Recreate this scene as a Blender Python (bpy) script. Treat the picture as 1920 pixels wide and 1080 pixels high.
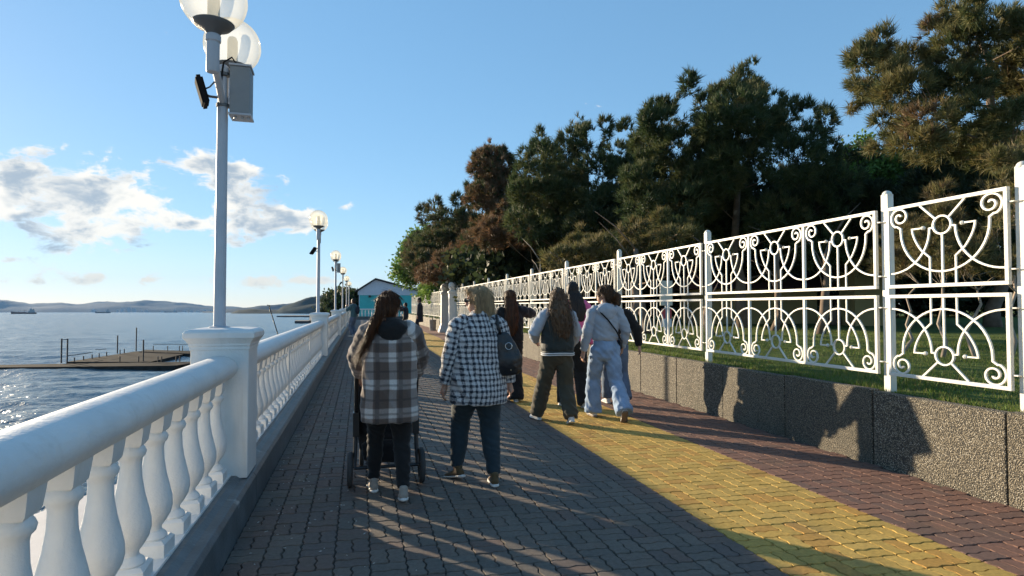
import bpy, bmesh, math, random
import numpy as np
from mathutils import Vector, Matrix, noise as mnoise
random.seed(7); np.random.seed(7)
R = math.radians; PI = math.pi
S = bpy.context.scene
for o in list(bpy.data.objects): bpy.data.objects.remove(o)
COL = S.collection

# ---------------------------------------------------------------- camera
F_PX, CAM_H = 1140.0, 1.5
YAW, PITCH = R(14.03), R(1.708)
cd = bpy.data.cameras.new('camera'); cam = bpy.data.objects.new('camera', cd); COL.objects.link(cam)
cd.sensor_width = 36.0; cd.lens = F_PX / 1920 * 36.0; cd.clip_start = 0.05; cd.clip_end = 30000
cam.location = (0, 0, CAM_H); cam.rotation_euler = (R(90) + PITCH, 0, -YAW)
S.camera = cam
FW = (math.sin(YAW), math.cos(YAW))

# ---------------------------------------------------------------- sky, sun, exposure
SUN_AZ, SUN_EL = R(-38.0), R(11.9)          # azimuth from +Y towards +X
SKY_STRENGTH, SUN_STRENGTH, EXPOSURE = 0.12, 5.0, 1.17
HAZE = 0.5e-4
W = bpy.data.worlds.new('World'); S.world = W; W.use_nodes = True
sl = bpy.data.lights.new('sun', 'SUN'); sun = bpy.data.objects.new('sun', sl); COL.objects.link(sun)
sl.energy = SUN_STRENGTH; sl.angle = R(0.6); sl.color = (1.0, 0.82, 0.58)
sd = Vector((math.sin(SUN_AZ) * math.cos(SUN_EL), math.cos(SUN_AZ) * math.cos(SUN_EL), math.sin(SUN_EL)))
sun.rotation_euler = sd.to_track_quat('Z', 'Y').to_euler(); sun.location = (-30, 40, 30)
S.view_settings.view_transform = 'Standard'; S.view_settings.look = 'None'
S.view_settings.exposure = EXPOSURE; S.view_settings.gamma = 1.0; S.view_settings.use_curve_mapping = False
S.render.engine = 'CYCLES'
S.cycles.use_denoising = True
S.cycles.max_bounces = 8; S.cycles.transparent_max_bounces = 16; S.cycles.volume_bounces = 0
S.cycles.sample_clamp_indirect = 6.0

class NT:
    """small node-tree helper"""
    def __init__(s, tree): s.t = tree; s.n = tree.nodes; s.l = tree.links
    def node(s, typ, **kw):
        nd = s.n.new(typ)
        for k, v in kw.items(): setattr(nd, k, v)
        return nd
    def put(s, sock, v):
        if isinstance(v, bpy.types.NodeSocket): s.l.new(v, sock)
        elif v is not None: sock.default_value = v
    def math(s, op, a, b=None, c=None, clamp=False):
        nd = s.node('ShaderNodeMath', operation=op, use_clamp=clamp)
        s.put(nd.inputs[0], a)
        if b is not None: s.put(nd.inputs[1], b)
        if c is not None: s.put(nd.inputs[2], c)
        return nd.outputs[0]
    def vmath(s, op, a, b=None):
        nd = s.node('ShaderNodeVectorMath', operation=op); s.put(nd.inputs[0], a)
        if b is not None: s.put(nd.inputs[1], b)
        return nd.outputs[0]
    def noise(s, vec, scale, detail=4, rough=0.55, dist=0.0):
        nd = s.node('ShaderNodeTexNoise'); s.put(nd.inputs['Vector'], vec)
        nd.inputs['Scale'].default_value = scale; nd.inputs['Detail'].default_value = detail
        nd.inputs['Roughness'].default_value = rough; nd.inputs['Distortion'].default_value = dist
        return nd.outputs['Fac']
    def ramp(s, fac, stops, interp='LINEAR'):
        nd = s.node('ShaderNodeValToRGB'); s.put(nd.inputs[0], fac); cr = nd.color_ramp; cr.interpolation = interp
        while len(cr.elements) < len(stops): cr.elements.new(0.5)
        for e, (p, c) in zip(cr.elements, stops):
            e.position = p; e.color = (c, c, c, 1) if not hasattr(c, '__len__') else (*c[:3], 1)
        return nd.outputs[0]
    def mix(s, fac, a, b, blend='MIX'):
        nd = s.node('ShaderNodeMix', data_type='RGBA', blend_type=blend)
        s.put(nd.inputs[0], fac)
        for i, v in ((6, a), (7, b)):
            if isinstance(v, (tuple, list)): v = (*v[:3], 1)
            s.put(nd.inputs[i], v)
        return nd.outputs[2]
    def smooth(s, x, lo, hi):
        nd = s.node('ShaderNodeMapRange', interpolation_type='SMOOTHSTEP'); s.put(nd.inputs[0], x)
        nd.inputs[1].default_value = lo; nd.inputs[2].default_value = hi
        return nd.outputs[0]
    def sep(s, v):
        nd = s.node('ShaderNodeSeparateXYZ'); s.put(nd.inputs[0], v); return nd.outputs
    def comb(s, x, y, z):
        nd = s.node('ShaderNodeCombineXYZ')
        for i, v in enumerate((x, y, z)): s.put(nd.inputs[i], v)
        return nd.outputs[0]

def build_sky():
    t = NT(W.node_tree); t.n.clear()
    out = t.node('ShaderNodeOutputWorld'); bg = t.node('ShaderNodeBackground')
    sky = t.node('ShaderNodeTexSky', sky_type='NISHITA', sun_disc=False)
    sky.sun_elevation = SUN_EL; sky.sun_rotation = SUN_AZ; sky.altitude = 10
    sky.air_density = 0.85; sky.dust_density = 0.06; sky.ozone_density = 4.5
    d = t.node('ShaderNodeTexCoord').outputs['Generated']
    x, y, z = t.sep(d)
    az = t.math('ARCTAN2', x, y)                       # radians from +Y to +X
    el = t.math('ARCSINE', z)
    # broad, flattened cumulus in azimuth / elevation space, thinning out with height
    p = t.comb(t.math('MULTIPLY', az, 1.0), t.math('MULTIPLY', el, 1.75), 3.1)
    warp = t.node('ShaderNodeTexNoise'); t.put(warp.inputs['Vector'], p); warp.inputs['Scale'].default_value = 14.0; warp.inputs['Detail'].default_value = 4
    wv = t.vmath('MULTIPLY', t.vmath('SUBTRACT', warp.outputs['Color'], (0.5, 0.5, 0.5)), (0.055, 0.035, 0.0))
    p2 = t.vmath('ADD', p, wv)
    n = t.noise(p2, 13.0, 12, 0.62)
    nl = t.noise(t.vmath('ADD', p, (0.012, -0.014, 0.0)), 11.0, 3, 0.5)
    big = t.noise(p, 2.6, 2, 0.5)
    # banks of cloud: (azimuth deg, elevation deg, half width, half height, weight)
    mask = None
    for (a, e, ra, re, w) in CLOUDS:
        da = t.math('DIVIDE', t.math('SUBTRACT', az, R(a)), R(ra)); de = t.math('DIVIDE', t.math('SUBTRACT', el, R(e)), R(re))
        q = t.math('ADD', t.math('MULTIPLY', da, da), t.math('MULTIPLY', de, de))
        g = t.math('MULTIPLY', t.math('EXPONENT', t.math('MULTIPLY', q, -1.0)), w)
        mask = g if mask is None else t.math('ADD', mask, g)
    low = t.math('MULTIPLY', t.smooth(el, 0.16, 0.02), t.smooth(big, 0.42, 0.62))
    low = t.math('MULTIPLY', low, 0.14)
    mk = t.math('MINIMUM', mask, 1.15)
    base = t.math('ADD', t.math('SUBTRACT', t.math('MULTIPLY', mk, 0.72), 0.46), low)
    dens = t.math('ADD', t.math('MULTIPLY', t.math('SUBTRACT', n, 0.5), 2.3), base)
    core = t.math('ADD', t.math('MULTIPLY', t.math('SUBTRACT', nl, 0.5), 2.0), t.math('ADD', base, t.math('MULTIPLY', t.math('SUBTRACT', n, 0.5), 1.1)))
    alpha = t.smooth(dens, -0.03, 0.22)
    thick = t.smooth(core, 0.05, 0.36)
    bright = t.mix(t.smooth(el, 0.0, 0.12), (3.7, 3.4, 2.7), (4.2, 4.0, 3.6))
    ccol = t.mix(t.math('MULTIPLY', thick, t.smooth(n, 0.36, 0.60)), bright, (1.65, 1.95, 2.25))
    above = t.smooth(el, 0.0, 0.02)
    gm = t.node('ShaderNodeGamma'); t.l.new(sky.outputs[0], gm.inputs[0]); gm.inputs[1].default_value = SKY_GAMMA
    hs = t.node('ShaderNodeHueSaturation'); hs.inputs['Saturation'].default_value = SKY_SAT; t.l.new(gm.outputs[0], hs.inputs['Color'])
    sk = t.mix(1.0, hs.outputs[0], SKY_TINT, 'MULTIPLY')
    colr = t.mix(t.math('MULTIPLY', t.math('MULTIPLY', alpha, 0.93), above), sk, ccol)
    t.l.new(colr, bg.inputs[0]); bg.inputs[1].default_value = SKY_STRENGTH
    t.l.new(bg.outputs[0], out.inputs[0])
SKY_TINT = (1.80, 1.74, 1.72); SKY_GAMMA = 0.44; SKY_SAT = 1.40
CLOUDS = [(-22.5, 8.8, 6.0, 2.3, 1.1), (-17.8, 7.6, 4.2, 1.7, 0.85), (-21.5, 5.6, 4.6, 1.5, 0.85), (-25.5, 11.2, 3.4, 1.3, 0.55), (-17.5, 10.6, 2.6, 1.0, 0.5),
          (-13.4, 11.8, 3.4, 1.3, 0.95), (-9.8, 9.8, 3.2, 2.1, 1.0), (-8.2, 7.2, 3.6, 1.4, 0.85), (-11.2, 5.4, 2.6, 0.8, 0.85), (-3.2, 9.0, 2.2, 1.1, 0.66), (-5.0, 7.4, 2.2, 1.0, 0.6), (-14.6, 7.0, 2.0, 0.8, 0.65),
          (-25.6, 3.4, 1.8, 0.5, 0.95), (-22, 2.0, 4.0, 0.8, 0.85), (-15.5, 2.2, 3.2, 0.8, 0.9), (-9, 2.0, 3.6, 0.75, 0.9), (-3, 2.2, 3.0, 0.6, 0.75),
          (-36, 8, 6, 3.0, 0.8), (-52, 6, 10, 3.5, 0.8), (-36, 2.2, 8, 0.8, 0.75)]
build_sky()
# ---------------------------------------------------------------- helpers
def tag(o, label=None, cat=None, group=None, kind=None):
    if label: o['label'] = label
    if cat: o['category'] = cat
    if group: o['group'] = group
    if kind: o['kind'] = kind
    return o
def empty(name, loc=(0, 0, 0), rz=0.0):
    o = bpy.data.objects.new(name, None); COL.objects.link(o)
    o.location = loc; o.rotation_euler = (0, 0, rz); o.empty_display_size = 0.2
    return o
def link(name, me, parent=None, loc=None, rz=None):
    o = bpy.data.objects.new(name, me); COL.objects.link(o); o.parent = parent
    if loc is not None: o.location = loc
    if rz is not None: o.rotation_euler = (0, 0, rz)
    return o
def mesh(name, v, f, mat=None, smooth=False):
    me = bpy.data.meshes.new(name); me.from_pydata([tuple(p) for p in v], [], f); me.update()
    if mat: me.materials.append(mat)
    if smooth: me.polygons.foreach_set('use_smooth', [True] * len(me.polygons))
    return me
def mesh_np(name, v, f, mat=None, smooth=False, col=None):
    """fast mesh from numpy arrays; f is (n, k); col per face colour (n,3)"""
    v = np.asarray(v, np.float32); f = np.asarray(f, np.int32); n, k = f.shape
    me = bpy.data.meshes.new(name); me.vertices.add(len(v)); me.vertices.foreach_set('co', v.ravel())
    me.loops.add(n * k); me.loops.foreach_set('vertex_index', f.ravel())
    me.polygons.add(n); me.polygons.foreach_set('loop_start', np.arange(0, n * k, k, dtype=np.int32))
    me.update(calc_edges=True)
    me.polygons.foreach_set('use_smooth', np.full(n, bool(smooth)))
    if mat: me.materials.append(mat)
    if col is not None:
        a = me.attributes.new('pc', 'FLOAT_COLOR', 'FACE'); c = np.ones((n, 4), np.float32); c[:, :3] = col
        a.data.foreach_set('color', c.ravel())
    return me

class MB:
    def __init__(s): s.v = []; s.f = []
    def add(s, v, f):
        b = len(s.v); s.v += [tuple(p) for p in v]; s.f += [tuple(i + b for i in q) for q in f]; return s
    def box(s, x0, x1, y0, y1, z0, z1):
        return s.add([(x0, y0, z0), (x1, y0, z0), (x1, y1, z0), (x0, y1, z0), (x0, y0, z1), (x1, y0, z1), (x1, y1, z1), (x0, y1, z1)],
                     [(0, 3, 2, 1), (4, 5, 6, 7), (0, 1, 5, 4), (1, 2, 6, 5), (2, 3, 7, 6), (3, 0, 4, 7)])
    def frustum(s, cx, cy, levels, n=4, rot=PI / 4):
        """stack of regular n-gon rings (z, half width) closed top and bottom; n=4 gives square mouldings"""
        k = 1 / math.cos(PI / n) if n == 4 else 1.0
        v = []; f = []
        for z, r in levels:
            for i in range(n):
                a = rot + 2 * PI * i / n; v.append((cx + r * k * math.cos(a), cy + r * k * math.sin(a), z))
        for j in range(len(levels) - 1):
            for i in range(n):
                a, b = j * n + i, j * n + (i + 1) % n; f.append((a, b, b + n, a + n))
        f.append(tuple(reversed(range(n)))); m = (len(levels) - 1) * n; f.append(tuple(m + i for i in range(n)))
        return s.add(v, f)
    def lathe(s, cx, cy, prof, n=20): return s.frustum(cx, cy, prof, n, 0.0) if n != 4 else s.frustum(cx, cy, prof)
    def tube(s, pts, rad, n=8, caps=True, closed=False, flat=None):
        """round bar along pts; rad a number or list; flat=(w,h) gives a rectangular bar whose h axis is close to world-up/plane normal"""
        P = [Vector(p) for p in pts]; m = len(P); v = []; f = []
        up = Vector((0, 0, 1)); prev = None
        for i, p in enumerate(P):
            if closed: t = P[(i + 1) % m] - P[i - 1]
            else: t = P[min(i + 1, m - 1)] - P[max(i - 1, 0)]
            if t.length < 1e-9: t = Vector((0, 0, 1))
            t.normalize()
            a = prev if prev is not None else (up if abs(t.dot(up)) < 0.95 else Vector((1, 0, 0)))
            a = (a - t * a.dot(t))
            if a.length < 1e-6: a = t.orthogonal()
            a.normalize(); prev = a.copy(); b = t.cross(a)
            r = rad[i] if hasattr(rad, '__len__') else rad
            for k in range(n):
                th = 2 * PI * k / n; v.append(p + (a * math.cos(th) + b * math.sin(th)) * r)
        rings = m if closed else m - 1
        for i in range(rings):
            for k in range(n):
                a0 = i * n + k; a1 = i * n + (k + 1) % n; c0 = ((i + 1) % m) * n + k; c1 = ((i + 1) % m) * n + (k + 1) % n
                f.append((a0, a1, c1, c0))
        if caps and not closed:
            f.append(tuple(reversed(range(n)))); f.append(tuple((m - 1) * n + k for k in range(n)))
        return s.add(v, f)
    def sweep_x(s, pts, w, d, closed=False):
        """rectangular bar in a plane x=const: pts are (x,y,z); w in-plane width, d depth along x"""
        P = [Vector(p) for p in pts]; m = len(P); v = []; f = []
        for i, p in enumerate(P):
            a = P[i - 1] if (i > 0 or closed) else None; b = P[(i + 1) % m] if (i < m - 1 or closed) else None
            t1 = (p - a).normalized() if a is not None else None; t2 = (b - p).normalized() if b is not None else None
            t = (t1 + t2) if (t1 is not None and t2 is not None) else (t1 or t2)
            if t.length < 1e-6: t = t1
            t = t.normalized(); nrm = Vector((0, -t.z, t.y))
            k = 1.0
            if t1 is not None and t2 is not None: k = min(1.6, 1 / max(0.4, nrm.dot(Vector((0, -t1.z, t1.y)))))
            for sx, sn in ((-1, -1), (1, -1), (1, 1), (-1, 1)):
                v.append(p + nrm * (sn * w / 2 * k) + Vector((sx * d / 2, 0, 0)))
        rings = m if closed else m - 1
        for i in range(rings):
            for k in range(4):
                f.append((i * 4 + k, i * 4 + (k + 1) % 4, ((i + 1) % m) * 4 + (k + 1) % 4, ((i + 1) % m) * 4 + k))
        if not closed: f.append((3, 2, 1, 0)); f.append(tuple((m - 1) * 4 + k for k in range(4)))
        return s.add(v, f)
    def extrude_y(s, prof, y0, y1):
        n = len(prof); v = [(x, y0, z) for x, z in prof] + [(x, y1, z) for x, z in prof]
        f = [(i, (i + 1) % n, (i + 1) % n + n, i + n) for i in range(n)] + [tuple(reversed(range(n))), tuple(range(n, 2 * n))]
        return s.add(v, f)
    def sphere(s, c, r, nu=16, nv=10, sc=(1, 1, 1)):
        v = [(c[0], c[1], c[2] - r * sc[2])]; f = []
        for j in range(1, nv):
            ph = -PI / 2 + PI * j / nv
            for i in range(nu):
                a = 2 * PI * i / nu; v.append((c[0] + r * sc[0] * math.cos(ph) * math.cos(a), c[1] + r * sc[1] * math.cos(ph) * math.sin(a), c[2] + r * sc[2] * math.sin(ph)))
        v.append((c[0], c[1], c[2] + r * sc[2])); top = len(v) - 1
        for i in range(nu):
            f.append((0, 1 + (i + 1) % nu, 1 + i)); f.append((top, 1 + (nv - 2) * nu + i, 1 + (nv - 2) * nu + (i + 1) % nu))
        for j in range(nv - 2):
            for i in range(nu):
                a = 1 + j * nu + i; b = 1 + j * nu + (i + 1) % nu; f.append((a, b, b + nu, a + nu))
        return s.add(v, f)
    def mesh(s, name, mat, smooth=False, bevel=0.0, autosmooth=None):
        me = mesh(name, s.v, s.f, mat, smooth)
        bm = bmesh.new(); bm.from_mesh(me); bmesh.ops.recalc_face_normals(bm, faces=bm.faces)
        if bevel: bmesh.ops.bevel(bm, geom=[e for e in bm.edges if len(e.link_faces) == 2 and e.calc_face_angle(0) > 0.5], offset=bevel, segments=2, affect='EDGES', profile=0.5, clamp_overlap=True)
        if autosmooth:
            for e in bm.edges:
                e.smooth = not (len(e.link_faces) == 2 and e.calc_face_angle(0) > autosmooth)
            for fc in bm.faces: fc.smooth = True
        bm.to_mesh(me); bm.free()
        return me
    def build(s, name, mat, parent=None, **kw):
        loc = kw.pop('loc', None); rz = kw.pop('rz', None)
        return link(name, s.mesh(name, mat, **kw), parent, loc, rz)

def material(name, color, rough=0.6, var=0.0, vscale=6.0, bump=0.0, bscale=40.0, metal=0.0, spec=0.5, dirt=None, coords='Object', sheen=0.0, fine=0.0):
    m = bpy.data.materials.new(name); m.use_nodes = True; t = NT(m.node_tree)
    b = m.node_tree.nodes['Principled BSDF']; b.inputs['Roughness'].default_value = rough
    b.inputs['Metallic'].default_value = metal; b.inputs['Specular IOR Level'].default_value = spec
    if sheen: b.inputs['Sheen Weight'].default_value = sheen
    tc = t.node('ShaderNodeTexCoord').outputs[coords] if coords != 'World' else t.node('ShaderNodeNewGeometry').outputs['Position']
    c = None
    if var:
        n = t.noise(tc, vscale, 5, 0.6)
        lo = tuple(max(0, x * (1 - var)) for x in color); hi = tuple(min(1, x * (1 + var)) for x in color)
        c = t.ramp(n, [(0.3, lo), (0.7, hi)])
    if fine:
        n3 = t.noise(tc, 220, 2, 0.6); k = t.ramp(n3, [(0.3, 1 - fine), (0.7, 1 + fine)])
        c = t.mix(1.0, c if c is not None else color, k, 'MULTIPLY')
    if dirt:                                   # (colour, scale, threshold low, high)
        n2 = t.noise(tc, dirt[1], 6, 0.7)
        c = t.mix(t.smooth(n2, dirt[2], dirt[3]), c if c is not None else color, dirt[0])
    if c is not None: t.l.new(c, b.inputs['Base Color'])
    else: b.inputs['Base Color'].default_value = (*color, 1)
    if bump:
        bn = t.node('ShaderNodeBump'); bn.inputs['Strength'].default_value = bump; bn.inputs['Distance'].default_value = 0.01
        t.l.new(t.noise(tc, bscale, 5, 0.6), bn.inputs['Height']); t.l.new(bn.outputs[0], b.inputs['Normal'])
    m['_b'] = b.name
    return m
def attr_material(name, rough=0.8, bump=0.0, bscale=60.0, var=0.15, vscale=30.0, trans=0.0, spec=0.3, stain=None):
    """colour comes from the per-piece attribute 'pc' with a little noise on top"""
    m = bpy.data.materials.new(name); m.use_nodes = True; t = NT(m.node_tree)
    b = m.node_tree.nodes['Principled BSDF']; b.inputs['Roughness'].default_value = rough; b.inputs['Specular IOR Level'].default_value = spec
    a = t.node('ShaderNodeAttribute', attribute_name='pc').outputs['Color']
    p = t.node('ShaderNodeNewGeometry').outputs['Position']
    c = t.mix(1.0, a, t.ramp(t.noise(p, vscale, 4, 0.6), [(0.25, 1 - var), (0.75, 1 + var)]), 'MULTIPLY') if var else a
    if stain: c = t.mix(t.math('MULTIPLY', t.smooth(t.noise(p, stain[1], 5, 0.65), stain[2], stain[3]), stain[4]), c, stain[0])
    t.l.new(c, b.inputs['Base Color'])
    if bump:
        bn = t.node('ShaderNodeBump'); bn.inputs['Strength'].default_value = bump; bn.inputs['Distance'].default_value = 0.004
        t.l.new(t.noise(p, bscale, 4, 0.65), bn.inputs['Height']); t.l.new(bn.outputs[0], b.inputs['Normal'])
    if trans:
        tr = t.node('ShaderNodeBsdfTranslucent'); t.l.new(c, tr.inputs[0]); mx = t.node('ShaderNodeMixShader'); mx.inputs[0].default_value = trans
        t.l.new(b.outputs[0], mx.inputs[1]); t.l.new(tr.outputs[0], mx.inputs[2]); t.l.new(mx.outputs[0], t.n['Material Output'].inputs[0])
    return m

M = {}
M['white_concrete'] = material('white_painted_concrete', (0.69, 0.68, 0.655), 0.55, 0.06, 4, 0.5, 26, dirt=((0.50, 0.48, 0.43), 3.1, 0.60, 0.82))
def drips(m, col, scale, lo, hi, amt):
    t = NT(m.node_tree); b = t.n['Principled BSDF']; l = b.inputs['Base Color'].links[0]; src = l.from_socket
    p = t.vmath('MULTIPLY', t.node('ShaderNodeNewGeometry').outputs['Position'], (scale, scale, scale * 0.09))
    t.l.new(t.mix(t.math('MULTIPLY', t.smooth(t.noise(p, 1.0, 4, 0.6), lo, hi), amt), src, col), b.inputs['Base Color'])
drips(M['white_concrete'], (0.45, 0.42, 0.36), 14, 0.56, 0.80, 0.30)
M['grey_plinth'] = material('grey_painted_plinth', (0.085, 0.105, 0.115), 0.45, 0.3, 5, 0.3, 40, dirt=((0.30, 0.34, 0.34), 4.0, 0.60, 0.74), coords='World')
M['white_metal'] = material('white_painted_iron', (0.66, 0.64, 0.575), 0.4, 0.08, 5, 0.3, 60, dirt=((0.40, 0.26, 0.15), 14, 0.68, 0.80), coords='World')
drips(M['white_metal'], (0.50, 0.45, 0.36), 30, 0.58, 0.8, 0.5)
M['lamp_grey'] = material('grey_lamp_paint', (0.40, 0.42, 0.46), 0.45, 0.06, 8, 0.05, 60, dirt=((0.28, 0.27, 0.26), 5, 0.62, 0.8))
M['box_grey'] = material('grey_box_paint', (0.22, 0.235, 0.245), 0.55, 0.06, 8)
M['dark_metal'] = material('dark_metal', (0.10, 0.105, 0.11), 0.5, 0.1, 8)
M['black_plastic'] = material('black_plastic', (0.018, 0.019, 0.021), 0.45)
M['rubber'] = material('grey_rubber', (0.045, 0.045, 0.045), 0.8, 0.15, 20, 0.1, 90)
M['concrete'] = material('grey_concrete', (0.30, 0.29, 0.27), 0.85, 0.25, 3, 0.4, 20, coords='World', dirt=((0.13, 0.12, 0.10), 0.6, 0.5, 0.7))
M['dark_rock'] = material('dark_rock', (0.06, 0.06, 0.062), 0.9, 0.3, 2, 0.5, 6, coords='World')
M['joint'] = material('joint_sand', (0.045, 0.042, 0.038), 0.95, 0.2, 30, coords='World')
M['soil'] = material('soil', (0.06, 0.05, 0.035), 0.95, 0.3, 2, coords='World')

# ---------------------------------------------------------------- ground, sea, hills
def sea_z(x, y): return -2.5 - 0.00965 * (x * FW[0] + y * FW[1])

def aggregate_material():
    m = bpy.data.materials.new('exposed_aggregate'); m.use_nodes = True; t = NT(m.node_tree); b = t.n['Principled BSDF']; b.inputs['Roughness'].default_value = 0.75
    p = t.node('ShaderNodeNewGeometry').outputs['Position']
    vo = t.node('ShaderNodeTexVoronoi', feature='F1'); t.put(vo.inputs['Vector'], p); vo.inputs['Scale'].default_value = 105; vo.inputs['Randomness'].default_value = 1.0
    h = t.sep(vo.outputs['Color'])[0]
    stone = t.ramp(h, [(0.0, (0.045, 0.040, 0.030)), (0.35, (0.13, 0.108, 0.074)), (0.65, (0.22, 0.185, 0.125)), (0.9, (0.33, 0.285, 0.21)), (1.0, (0.54, 0.50, 0.41))])
    gap = t.smooth(vo.outputs['Distance'], 0.42, 0.62)
    c = t.mix(gap, stone, (0.05, 0.045, 0.035))
    c = t.mix(t.math('MULTIPLY', t.smooth(t.noise(p, 1.6, 5, 0.65), 0.48, 0.72), 0.6), c, (0.06, 0.058, 0.04))
    t.l.new(c, b.inputs['Base Color'])
    bn = t.node('ShaderNodeBump', invert=True); bn.inputs['Strength'].default_value = 0.9; bn.inputs['Distance'].default_value = 0.012
    t.l.new(vo.outputs['Distance'], bn.inputs['Height']); t.l.new(bn.outputs[0], b.inputs['Normal'])
    return m
M['aggregate'] = aggregate_material()

def water_material():
    m = bpy.data.materials.new('sea_water'); m.use_nodes = True; t = NT(m.node_tree); b = t.n['Principled BSDF']
    b.inputs['Base Color'].default_value = (0.055, 0.105, 0.135, 1); b.inputs['Roughness'].default_value = 0.24
    b.inputs['IOR'].default_value = 1.33; b.inputs['Specular IOR Level'].default_value = 0.5
    p = t.node('ShaderNodeNewGeometry').outputs['Position']
    p2 = t.vmath('MULTIPLY', p, (0.55, 1.0, 1.0))
    h1 = t.noise(p, 1.1, 4, 0.6, 0.3); h2 = t.noise(p2, 4.5, 4, 0.6, 0.4); h3 = t.noise(p2, 0.2, 3, 0.6)
    bn = t.node('ShaderNodeBump'); bn.inputs['Strength'].default_value = 1.0; bn.inputs['Distance'].default_value = 0.19; t.l.new(h1, bn.inputs['Height'])
    b2 = t.node('ShaderNodeBump'); b2.inputs['Strength'].default_value = 1.0; b2.inputs['Distance'].default_value = 0.035; t.l.new(h2, b2.inputs['Height']); t.l.new(bn.outputs[0], b2.inputs['Normal'])
    b3 = t.node('ShaderNodeBump'); b3.inputs['Strength'].default_value = 1.0; b3.inputs['Distance'].default_value = 0.5; t.l.new(h3, b3.inputs['Height']); t.l.new(b2.outputs[0], b3.inputs['Normal'])
    t.l.new(b3.outputs[0], b.inputs['Normal'])
    return m
M['water'] = water_material()

def build_sea():
    # rows spaced evenly in 1/r so that wavelets are resolved where they can be seen
    rows = 1 / np.linspace(1 / 8.0, 1 / 700.0, 500); rows = np.concatenate([[3.0, 5.0, 6.5], rows, np.geomspace(730, 7500, 50)])
    az = np.radians(np.linspace(-58, 10, 400))
    rr, aa = np.meshgrid(rows, az, indexing='ij')
    x = rr * np.sin(aa); y = rr * np.cos(aa); z = -2.5 - 0.00965 * (x * FW[0] + y * FW[1])
    rs = np.random.RandomState(3); w = np.zeros_like(x)
    for k in range(46):
        lam = 0.5 * 1.08 ** k if k < 34 else rs.uniform(3, 9); th = rs.normal(R(205), 0.62); ph = rs.uniform(0, 6.28)
        kx, ky = 2 * PI / lam * math.sin(th), 2 * PI / lam * math.cos(th)
        fade = np.clip(lam * 150 / rr - 0.4, 0, 1)
        w += fade * 0.0056 * lam ** 0.70 * np.sin(kx * x + ky * y + ph + 0.9 * np.sin(0.21 * x + 0.17 * y + k))
    z = z + w
    n, c = x.shape; v = np.stack([x, y, z], -1).reshape(-1, 3)
    i = np.arange(n * c).reshape(n, c)
    f = np.stack([i[:-1, :-1], i[:-1, 1:], i[1:, 1:], i[1:, :-1]], -1).reshape(-1, 4)[:, ::-1]
    tag(link('sea', mesh_np('sea', v, f, M['water'], True)), kind='structure')
build_sea()

def hill(name, pts, depth, mat, back, seed, rough=0.0):
    """ridge: pts are (px x, px y) of the sky line at range `depth`, built as a terrain strip running back `back` metres"""
    rs = random.Random(seed); xs = np.linspace(pts[0][0], pts[-1][0], 240); ys = np.interp(xs, [p[0] for p in pts], [p[1] for p in pts])
    ys = ys + rough * np.array([mnoise.fractal(Vector((x * 0.02, seed, 0)), 1.0, 2.0, 6) for x in xs])
    v = []; rowsn = 26
    for j in range(rowsn):
        s = j / (rowsn - 1)
        for x, yp in zip(xs, ys):
            d = depth + back * s; a = (x - 960) / F_PX
            fx, fy = FW[0] + a * FW[1], FW[1] - a * FW[0]
            top = (585 - yp) / F_PX * depth
            hh = top * math.sin(min(1, s * 1.6) * PI / 2) ** 0.9 * (1 - 0.5 * max(0, s - 0.65))
            hh += top * 0.25 * (mnoise.fractal(Vector((x * 0.012, s * 5, seed)), 1.0, 2.0, 5)) * math.sin(s * PI)
            px, py = fx * d, fy * d
            v.append((px, py, sea_z(px, py) - 0.4 + max(hh, -0.3) + 4.0 * s * 0))
    n = len(xs); f = [(j * n + i, j * n + i + 1, (j + 1) * n + i + 1, (j + 1) * n + i) for j in range(rowsn - 1) for i in range(n - 1)]
    return tag(link(name, mesh(name, v, f, mat, True)), kind='structure')
M['far_hill'] = material('far_hill', (0.025, 0.045, 0.06), 0.95, 0.35, 0.004, spec=0.05, coords='World')
M['headland'] = material('headland', (0.016, 0.030, 0.026), 0.95, 0.5, 0.02, spec=0.05, coords='World', dirt=((0.05, 0.055, 0.05), 0.03, 0.66, 0.74))
hill('far_mountains', [(-420, 552), (-120, 545), (0, 558), (60, 567), (110, 566), (160, 567), (225, 562), (330, 564), (400, 572), (480, 577), (560, 580), (640, 583)], 5600, M['far_hill'], 1300, 2, 1.5)
hill('far_hills', [(380, 583), (440, 578), (480, 572), (540, 566), (600, 560), (660, 553), (760, 545), (900, 545)], 3200, M['far_hill'], 450, 5, 1.5)
hill('headland', [(434, 583), (446, 578), (520, 576), (532, 569), (560, 562), (600, 552), (640, 545), (700, 538), (800, 535), (1000, 530)], 1500, M['headland'], 220, 9, 2.5)

# land sheet under the promenade, park and beyond (its left edge is the quay wall down to the sea)
g = MB(); g.extrude_y([(-1.18, -5.0), (-1.18, -0.02), (4.9, -0.02), (4.9, 0.55), (9000, 0.55), (9000, -5.0)], -60, 75)
tag(g.build('ground', M['soil']), kind='structure')
g = MB(); g.box(-3.0, 9000, 75, 1490, -40, 0.0)
tag(g.build('far_ground', M['soil']), kind='structure')
g = MB(); A = [(-1.20, -4), (-1.20, 14.8), (-1.35, 14.5), (-3.80, 8.5), (-8.9, -4)]
g.add([(x, y, -1.0) for x, y in A] + [(x, y, -6.0) for x, y in A], [(0, 1, 2, 3, 4), (1, 6, 7, 2), (2, 7, 8, 3), (3, 8, 9, 4)])
tag(g.build('quay_apron', material('pale_quay_concrete', (0.40, 0.40, 0.42), 0.7, 0.12, 1.5, 0.2, 20, coords='World')), kind='structure')

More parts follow.
